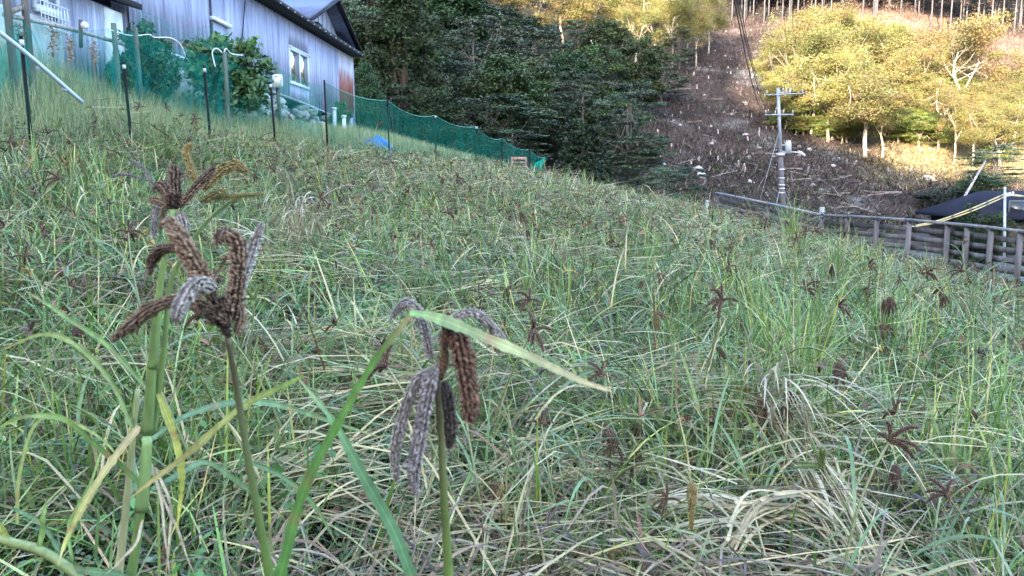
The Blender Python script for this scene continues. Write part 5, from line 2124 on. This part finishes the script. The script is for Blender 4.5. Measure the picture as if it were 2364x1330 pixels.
def leaf_blade(mb, path, w, col, face, fold):
    """a close-up blade: eleven strips across with raised veins and a pale midrib"""
    n = len(path)
    T = norm(np.gradient(path, axis=0))
    S = norm(np.cross(T, np.broadcast_to(np.asarray(face, float), T.shape)))
    U = np.cross(S, T)
    u = np.linspace(-1, 1, 11)
    h = np.abs(u) * fold * .5 - .25 * fold
    vein = np.array([.85, 1.12, .86, 1.1, .88, 1.55, .88, 1.1, .86, 1.12, .85])
    edge = 1 + .10 * rng.normal(size=(n, 1)) * (np.abs(u) > .95)[None]
    v = path[:, None] + S[:, None] * (u[None] * edge * w[:, None] / 2)[..., None] + U[:, None] * (h[None] * w[:, None] / 2 + (vein[None] - 1) * w[:, None] * .03)[..., None]
    c = col[:, None] * vein[None, :, None] * (1 + .06 * rng.normal(size=(1, 11, 1)))
    i = (np.arange(n - 1) * 11)[:, None] + np.arange(10)[None]
    mb.add(v.reshape(-1, 3), np.stack((i, i + 1, i + 12, i + 11), -1).reshape(-1, 4), np.clip(c.reshape(-1, 3), 0, 1))


def hero_stalk(plant, pts, y, w0, w1, c0, c1, nodes=(), n=24):
    mb = MB()
    path = ppath(pts, y, n)
    s = np.linspace(0, 1, n)
    r = (w0 + (w1 - w0) * s) / 2 / F * path[:, 1]
    for q in nodes:
        r = r * (1 + .12 * np.exp(-((s - q) / .02) ** 2))
    col = A(*c0)[None] * (1 - s[:, None]) + A(*c1)[None] * s[:, None]
    tube(mb, path, r, col, sides=9)
    return mb.build('stalk', M_HERO, plant)


RB_D, RB_T = (.075, .044, .033), (.27, .18, .13)
GR_D, GR_T = (.16, .13, .115), (.60, .53, .47)
TN_D, TN_T = (.15, .09, .06), (.42, .29, .20)
GO_D, GO_T = (.20, .135, .05), (.47, .37, .17)
DK_D, DK_T = (.050, .034, .028), (.12, .08, .065)

# 1: the near head at left
P1 = thing('millet_plant', 'nearest rust brown millet head curling at left of centre on a thin green stalk', 'millet', at(620, 1330, .62))
hero_stalk(P1, [(640, 1420), (610, 1260), (580, 1100), (552, 930), (535, 830), (524, 775)], [.66, .64, .62, .60, .58, .57], 25, 13, (.17, .29, .07), (.14, .115, .075))
h = MB()
finger(h, ppath([(530, 780), (508, 735), (492, 690), (478, 660)], .57, 14), 30 / 2 / F * .57, DK_D, RB_D)
for a in ((0, 0), (12, 8), (-14, 5), (4, -30), (-20, -22), (18, -20)):
    finger(h, ppath([(512 + a[0], 745 + a[1]), (505 + a[0] * 1.5, 715 + a[1])], .565, 6), 34 / 2 / F * .57, RB_D, TN_T)
H1 = h.build('seed_head', M_SEED, P1)
hero_finger(H1, [(492, 690), (462, 632), (425, 565), (388, 505)], [.56, .55, .54, .54], 40, TN_D, TN_T)
hero_finger(H1, [(445, 600), (408, 572), (370, 578), (350, 605), (346, 636)], [.555, .56, .565, .57, .57], 24, RB_D, RB_T)
hero_finger(H1, [(536, 735), (548, 650), (552, 580), (538, 545), (512, 540), (502, 562)], [.57, .56, .56, .56, .555, .55], 38, RB_D, TN_T)
hero_finger(H1, [(546, 690), (566, 630), (582, 580), (604, 515)], [.58, .59, .6, .6], 24, GR_D, GR_T)
hero_finger(H1, [(490, 665), (455, 655), (425, 690), (405, 738)], [.55, .53, .52, .51], 36, GR_D, GR_T)
hero_finger(H1, [(492, 715), (450, 702), (405, 694), (350, 712), (300, 752), (258, 786)], [.56, .55, .55, .55, .55, .55], 30, RB_D, TN_T, n=44)
hero_finger(H1, [(545, 770), (556, 735), (548, 690)], [.57, .575, .58], 24, TN_D, TN_T, n=16)

# 2: the plant at left with a thick stalk, heads of brown and gold
P2 = thing('millet_plant', 'tall leafy millet plant at left with thick green stalk under brown and golden head', 'millet', at(300, 1330, .95))
YP = [.98, .97, .95, .93, .91, .89, .87]
hero_stalk(P2, [(290, 1420), (318, 1230), (332, 1100), (342, 960), (352, 820), (365, 690), (402, 478)], YP, 26, 13, (.16, .24, .075), (.24, .32, .11), nodes=(.33, .52, .72))
hero_stalk(P2, [(352, 1010), (372, 860), (385, 740), (398, 640), (470, 520), (565, 440)], [.95, .94, .93, .92, .92, .93], 18, 7, (.22, .30, .10), (.20, .26, .09), nodes=(.3, .55))
hero_stalk(P2, [(265, 1400), (285, 1230), (300, 1080), (318, 900)], [1.0, .99, .98, .97], 22, 12, (.46, .42, .24), (.34, .38, .17))
h = MB()
finger(h, ppath([(402, 482), (404, 460), (410, 445)], .87, 8), 40 / 2 / F * .87, DK_D, RB_D)
H2 = h.build('seed_head', M_SEED, P2)
for pts, w, d, t in (([(408, 470), (404, 430), (404, 382)], 26, DK_D, RB_T), ([(400, 468), (382, 440), (370, 428), (362, 432)], 24, RB_D, RB_T), ([(398, 478), (372, 466), (346, 460)], 20, RB_D, TN_T),
                     ([(414, 478), (445, 440), (475, 408), (497, 384)], 21, RB_D, TN_T), ([(452, 420), (442, 390), (430, 350), (444, 332)], 17, GO_D, GO_T),
                     ([(470, 440), (492, 412), (520, 388), (550, 380), (572, 396)], 23, GO_D, GO_T), ([(462, 466), (500, 456), (550, 452), (610, 448)], 13, (.17, .15, .05), (.38, .33, .16)),
                     ([(470, 465), (495, 450), (520, 440)], 20, GO_D, (.42, .36, .16)), ([(355, 448), (350, 420), (328, 385), (298, 368)], 9, (.12, .1, .1), GR_T), ([(345, 418), (320, 410), (285, 402), (254, 410)], 7, (.14, .12, .12), GR_T),
                     ([(392, 480), (362, 475), (356, 510), (355, 552)], 17, GR_D, GR_T), ([(415, 488), (422, 510), (430, 535)], 22, GR_D, GR_T), ([(380, 470), (376, 505), (372, 530)], 12, DK_D, TN_T)):
    hero_finger(H2, pts, .87 if pts[0][0] < 440 else .90, w, d, t, n=26)
LG = (.12, .21, .065)
LY = (.30, .32, .08)
LB = (.11, .20, .10)
LT = (.45, .36, .20)
hero_leaf(P2, [(322, 985), (240, 1090), (165, 1220), (132, 1310)], [.94, .92, .9, .88], 24, LT, (.34, .36, .08))
hero_leaf(P2, [(700, 868), (560, 940), (430, 1050), (300, 1150)], [.80, .82, .84, .86], 20, (.20, .28, .07), (.42, .34, .14), wprof=[.5, .9, 1, .6, .1])
hero_leaf(P2, [(366, 908), (400, 1000), (420, 1100), (408, 1230)], [.93, .92, .91, .90], 22, LY, (.34, .36, .07))
hero_leaf(P2, [(332, 1130), (240, 1040), (150, 972), (75, 960), (20, 975), (-30, 1020)], [.95, .93, .91, .9, .9, .9], 17, LG, (.22, .30, .08))
hero_leaf(P2, [(335, 890), (250, 800), (150, 730), (60, 672)], [.92, .95, 1.0, 1.05], 15, LG, (.20, .28, .08))
hero_leaf(P2, [(305, 985), (255, 880), (180, 800), (100, 772), (0, 810)], [.96, .98, 1.0, 1.02, 1.05], 16, LG, (.26, .30, .1))
hero_leaf(P2, [(352, 1012), (430, 958), (540, 930), (640, 935), (770, 975), (880, 1010)], [.93, .96, 1.0, 1.04, 1.1, 1.15], 17, LB, (.16, .26, .11))
hero_leaf(P2, [(350, 1130), (420, 1090), (480, 1070), (560, 1120), (660, 1200)], [.95, .98, 1.0, 1.02, 1.05], 16, LB, (.2, .29, .12))
for q in ([(350, 1070), (372, 1160), (392, 1340)], [(360, 1080), (395, 1180), (380, 1340)], [(345, 1080), (400, 1200), (450, 1330)], [(330, 1200), (310, 1260), (240, 1330)]):
    hero_leaf(P2, q, [.96, .95, .94], 9, (.55, .47, .34), (.42, .34, .24))
for k, (s0, s1, w) in enumerate((((338, 1000), (352, 820), 34), ((352, 850), (366, 680), 27), ((326, 1180), (340, 1010), 36))):
    mb = MB()
    path = ppath([s0, ((s0[0] + s1[0]) / 2 + 2, (s0[1] + s1[1]) / 2), s1], .935 - .02 * k, 10)
    tube(mb, path, np.linspace(w, w * .72, 10) * .84 / 2 / F * .94, np.tile(A(.20, .29, .10), (10, 1)) * np.linspace(.85, 1.3, 10)[:, None], sides=9)
    mb.build('leaf_sheath', M_HERO, P2)

# 3: the drooping grey head in the centre
P3 = thing('millet_plant', 'drooping grey and rust millet head in the centre foreground', 'millet', at(1035, 1330, .55))
hero_stalk(P3, [(1040, 1420), (1034, 1300), (1025, 1150), (1018, 1000), (1010, 900), (1014, 830)], [.6, .59, .57, .56, .55, .55], 25, 14, (.20, .32, .075), (.14, .085, .06))
h = MB()
finger(h, ppath([(1012, 880), (1022, 850), (1028, 820), (1024, 795)], .55, 10), 26 / 2 / F * .55, TN_D, GO_D)
H3 = h.build('seed_head', M_SEED, P3)
for pts, w, d, t, dz in (([(995, 830), (985, 780), (968, 725), (938, 698), (902, 732)], 25, (.10, .085, .09), GR_T, 0), ([(1022, 790), (1050, 735), (1095, 722), (1140, 758), (1186, 815)], 23, GR_D, GR_T, .02),
                         ([(1026, 800), (1044, 762), (1062, 800), (1076, 870), (1084, 925), (1082, 972)], 46, RB_D, (.30, .165, .115), -.01), ([(1005, 850), (962, 880), (932, 955), (912, 1040), (914, 1112)], 28, GR_D, GR_T, -.01),
                         ([(1006, 848), (990, 900), (972, 1000), (958, 1080), (960, 1142)], 36, GR_D, (.46, .41, .42), -.02), ([(1026, 880), (1036, 930), (1042, 980), (1038, 1034)], 30, DK_D, GR_D, .02)):
    hero_finger(H3, pts, .55 + dz, w, d, t, n=46)

# long leaves rising from below the frame
P4 = thing('grass_leaf', 'long green leaf folded over across the drooping grey millet head', 'leaf', at(640, 1420, .6))
hero_leaf(P4, [(625, 1400), (690, 1170), (760, 1010), (850, 860), (950, 722)], [.62, .60, .58, .56, .53], 40, (.085, .19, .045), (.15, .28, .07), wprof=[.9, .9, .65, .4, .3])
hero_leaf(P4, [(945, 722), (1010, 738), (1100, 768), (1250, 838), (1415, 906)], [.53, .525, .52, .51, .50], 32, (.16, .30, .10), (.42, .34, .17), face=(0, -1, .5), wprof=[.5, 1, .85, .5, .1])
P5 = thing('grass_leaf', 'long blue green leaf leaning left below the drooping grey millet head', 'leaf', at(960, 1420, .75))
hero_leaf(P5, [(985, 1420), (915, 1240), (840, 1100), (770, 975), (688, 872)], [.78, .77, .76, .76, .77], 36, (.10, .21, .10), (.17, .29, .13))
P6 = thing('grass_leaf', 'narrow green leaf bending over left of the grey head near the bottom', 'leaf', at(640, 1330, 1.2))
hero_leaf(P6, [(560, 1060), (650, 1100), (720, 1160), (780, 1260)], [1.2, 1.2, 1.2, 1.2], 14, LB, LG)
# the fallen plant in the bottom left corner
P7 = thing('millet_plant', 'jointed green stalk lying across the bottom left corner', 'millet', at(60, 1260, 1.0))
hero_stalk(P7, [(-60, 1215), (20, 1250), (90, 1270), (165, 1318), (220, 1380)], [1.0, 1, .98, .96, .95], 22, 24, (.30, .34, .13), (.18, .24, .08), nodes=(.42, .75))
hero_leaf(P7, [(92, 1270), (98, 1220), (106, 1150)], [.98, .98, .98], 18, LG, (.22, .33, .10))
hero_leaf(P7, [(165, 1315), (260, 1325), (340, 1350)], [.96, .94, .92], 24, LB, LB)
hero_leaf(P7, [(20, 1250), (-20, 1190), (-60, 1150)], [1, 1, 1], 26, LY, LG)
hero_leaf(P7, [(170, 1318), (160, 1220), (210, 1110), (255, 990)], [.98, 1.0, 1.02, 1.05], 12, LG, (.2, .32, .08))
hero_leaf(P7, [(165, 1320), (110, 1230), (50, 1180), (-40, 1160)], [.99, 1.0, 1.02, 1.05], 14, LB, LB)
P8 = thing('grass_leaf', 'pale tan blade with green edge standing left of the thick millet stalk', 'leaf', at(40, 1330, 1.3))
hero_leaf(P8, [(40, 1210), (45, 1100), (75, 990), (130, 962), (230, 1010), (300, 1090)], [1.25] * 6, 13, (.32, .34, .12), (.2, .29, .09))


# the field's own millet, three leanings, copied
def millet_proto(name, lean, bow, nf, droop, d, t, label, group, L=.75, leafc=(.12, .19, .08), flen=.10):
    root = thing(name, label, 'millet', (0, 0, 0), group)
    s = np.linspace(0, 1, 10)
    inc = lean + bow * s ** 2
    st = np.concatenate((np.zeros((1, 3)), np.cumsum(np.stack((np.sin(inc), .15 * np.sin(s * 3), np.cos(inc)), -1)[1:] * (L / 9), axis=0)))
    mb = MB()
    col = A(*leafc)[None] * (1 - s[:, None]) + A(.30, .28, .13)[None] * s[:, None]
    tube(mb, st, np.linspace(.0065, .0035, 10), col, sides=5)
    mb.build('stalk', M_GRASS, root)
    mb = MB()
    for k in range(5):
        i = random.randint(1, 6)
        a = random.uniform(0, 6.28)
        b = st[i][None]
        c = np.array([A(*leafc) * random.uniform(.8, 1.5)]) if random.random() < .7 else np.array([STRAW])
        blades(mb, b, np.array([a]), np.array([random.uniform(.3, .8)]), np.array([random.uniform(1.2, 2.6)]), np.array([random.uniform(.25, .5)]), np.array([.011]), c, segs=7)
    mb.build('leaves', M_GRASS, root)
    mb = MB()
    tip = st[-1]
    tdir = norm(st[-1] - st[-2])
    for k in range(nf):
        a = 2 * math.pi * k / nf + random.uniform(-.8, .8)
        side = norm(np.cross(tdir, A(math.cos(a), math.sin(a), .3)))
        p = [tip]
        dd = norm(tdir * 1.0 + side * random.uniform(.1, .8))
        fl = flen * random.uniform(.55, 1.15)
        for j in range(4):
            dd = norm(dd + side * random.uniform(.05, .3) + A(0, 0, -droop * 1.5))
            p.append(p[-1] + dd * fl / 4)
        finger(mb, spline(p, 17), .0088 * random.uniform(.75, 1.1), d, t, rowsn=7)
    mb.build('seed_head', M_SEED, root)
    return root


KINDS = [
    ('millet_plant', .15, .5, 6, .26, RB_D, TN_T, 'upright brown millet plant with spread fingers standing in the field', 'upright brown millet plants in the field'),
    ('millet_plant', .25, 1.7, 7, .45, RB_D, RB_T, 'dark millet head bowed over on an arching stalk in the field', 'bowed dark millet plants in the field'),
    ('millet_plant', .7, 1.1, 6, .40, TN_D, TN_T, 'rusty millet plant leaning far over in the lying grass', 'leaning rusty millet plants in the field'),
    ('millet_plant', .4, 1.3, 5, .25, GO_D, GO_T, 'millet plant with golden yellow head in the lying grass', 'golden headed millet plants in the field'),
    ('millet_plant', 1.0, .7, 7, .35, RB_D, TN_T, 'lodged millet plant with dark brown head close to the ground', 'lodged millet plants in the field'),
    ('millet_plant', .2, .4, 5, .05, (.13, .18, .06), (.30, .36, .16), 'young millet plant with unripe pale green fingers in the field', 'unripe green millet plants in the field'),
]
PR = [millet_proto(*k) for k in KINDS]
used = [False] * len(PR)


def put_millet(k, x, y, s=1.0, rot=None, tilt=(0, 0)):
    rot = random.uniform(0, 6.28) if rot is None else rot
    loc = (x, y, gz(x, y) - .02)
    if not used[k]:
        used[k] = True
        r = PR[k]
        r.location = loc
        r.rotation_euler = (tilt[0], tilt[1], rot)
        r.scale = (s, s, s)
    else:
        dup(PR[k], loc, rot, s, tilt=tilt)


# heads that stand out in the photograph: pixel of the head, depth, kind
for px, row, y, k in [(1390, 605, 6.6, 0), (1465, 595, 6.6, 0), (1550, 590, 6.4, 1), (1815, 560, 7.5, 0), (1840, 545, 7.8, 0), (1950, 570, 7.2, 1), (2010, 640, 5.6, 1), (2040, 650, 5.4, 4), (1975, 630, 5.8, 0), (2140, 625, 6.5, 1), (2220, 600, 7.5, 1),
                      (1800, 870, 3.6, 1), (1385, 950, 3.0, 1), (1330, 1010, 2.8, 4), (1535, 1230, 2.2, 1), (1500, 1190, 2.3, 0), (1440, 1240, 2.2, 3), (1120, 1100, 2.5, 3), (570, 860, 3.6, 0), (790, 640, 5.6, 4), (590, 880, 3.5, 2), (150, 870, 3.5, 0),
                      (90, 810, 4, 2), (50, 960, 3, 1), (1700, 1010, 3, 2), (1650, 900, 3.6, 2), (1560, 960, 3.2, 4), (2210, 920, 3.8, 1), (2130, 1000, 3.2, 2), (1350, 470, 15, 1), (875, 215, 19.5, 0), (1840, 1170, 2.5, 1), (1600, 1270, 2.1, 1), (2300, 1200, 2.4, 4), (1250, 640, 6, 3), (240, 430, 8, 0), (420, 270, 13, 0), (160, 1080, 2.6, 5), (130, 1030, 2.8, 5), (390, 780, 2.6, 5), (620, 1150, 2.2, 5)]:
    p = at(px, row, y)
    g = gz(p[0], y)
    h = p[2] - g
    s = min(1.4, max(.7, h / [.66, .55, .42, .5, .28, .66][k] if h > .2 else .7))
    rot = random.uniform(0, 6.28)
    off = [.2, .42, .58, .5, .66, .2][k] * s
    put_millet(k, p[0] - off * math.cos(rot), y - off * math.sin(rot), s, rot)
cnt = 0
while cnt < 255:
    yy = 2.1 * (17 / 2.1) ** (random.random() ** .8)
    xx = random.uniform(-1, 1) * (.68 * yy)
    if not bool(field_mask(np.array(xx), np.array(yy))):
        continue
    k = random.choices(range(6), [4, 4, 5, 2, 5, 1.2])[0]
    put_millet(k, xx, yy, random.uniform(.75, 1.2))
    cnt += 1


def build_far_heads():
    """the rest of the millet heads, thousands over the field"""
    mb = MB()
    for n, y0, y1, nf in ((500, 3, 8, 6), (3800, 8, 15, 5), (6500, 15, 35, 4)):
        x, y = field_points(n, y0, y1, .7)
        dens = wob(x, y, .7, 5.0) + .7 * wob(x, y, 1.9, 2.0) + rng.normal(0, .5, len(x))
        k = dens > -.35
        x, y = x[k], y[k]
        m = len(x)
        top = ground(x, y) + rng.uniform(.18, .42, m) + (rng.random(m) < .2) * rng.uniform(.05, .2, m)
        c = np.where((rng.random(m) < .6)[:, None], A(.17, .095, .06), A(.10, .065, .055)) * rng.uniform(.6, 1.6, (m, 1))
        c = np.where((rng.random(m) < .1)[:, None], A(.34, .24, .09), c)
        for _ in range(nf):
            i0 = rng.uniform(.2, 1.7, m)
            blades(mb, np.stack((x, y, top), -1), rng.uniform(0, 6.28, m), i0, i0 + rng.uniform(.4, 1.6, m), rng.uniform(.06, .11, m), np.maximum(.014, .0011 * y) * rng.uniform(.7, 1.3, m), c * rng.uniform(.8, 1.2, (m, 1)), segs=3)
        blades(mb, np.stack((x, y, top - .3), -1), rng.uniform(0, 6.28, m), rng.uniform(0, .2, m), rng.uniform(0, .2, m), np.full(m, .3), np.maximum(.004, .0004 * y), np.tile(A(.2, .22, .1), (m, 1)), segs=2)
    tag(mb.build('far_millet', M_SEED), 'countless small brown millet heads over the rest of the field', 'millet', kind='stuff')


build_far_heads()
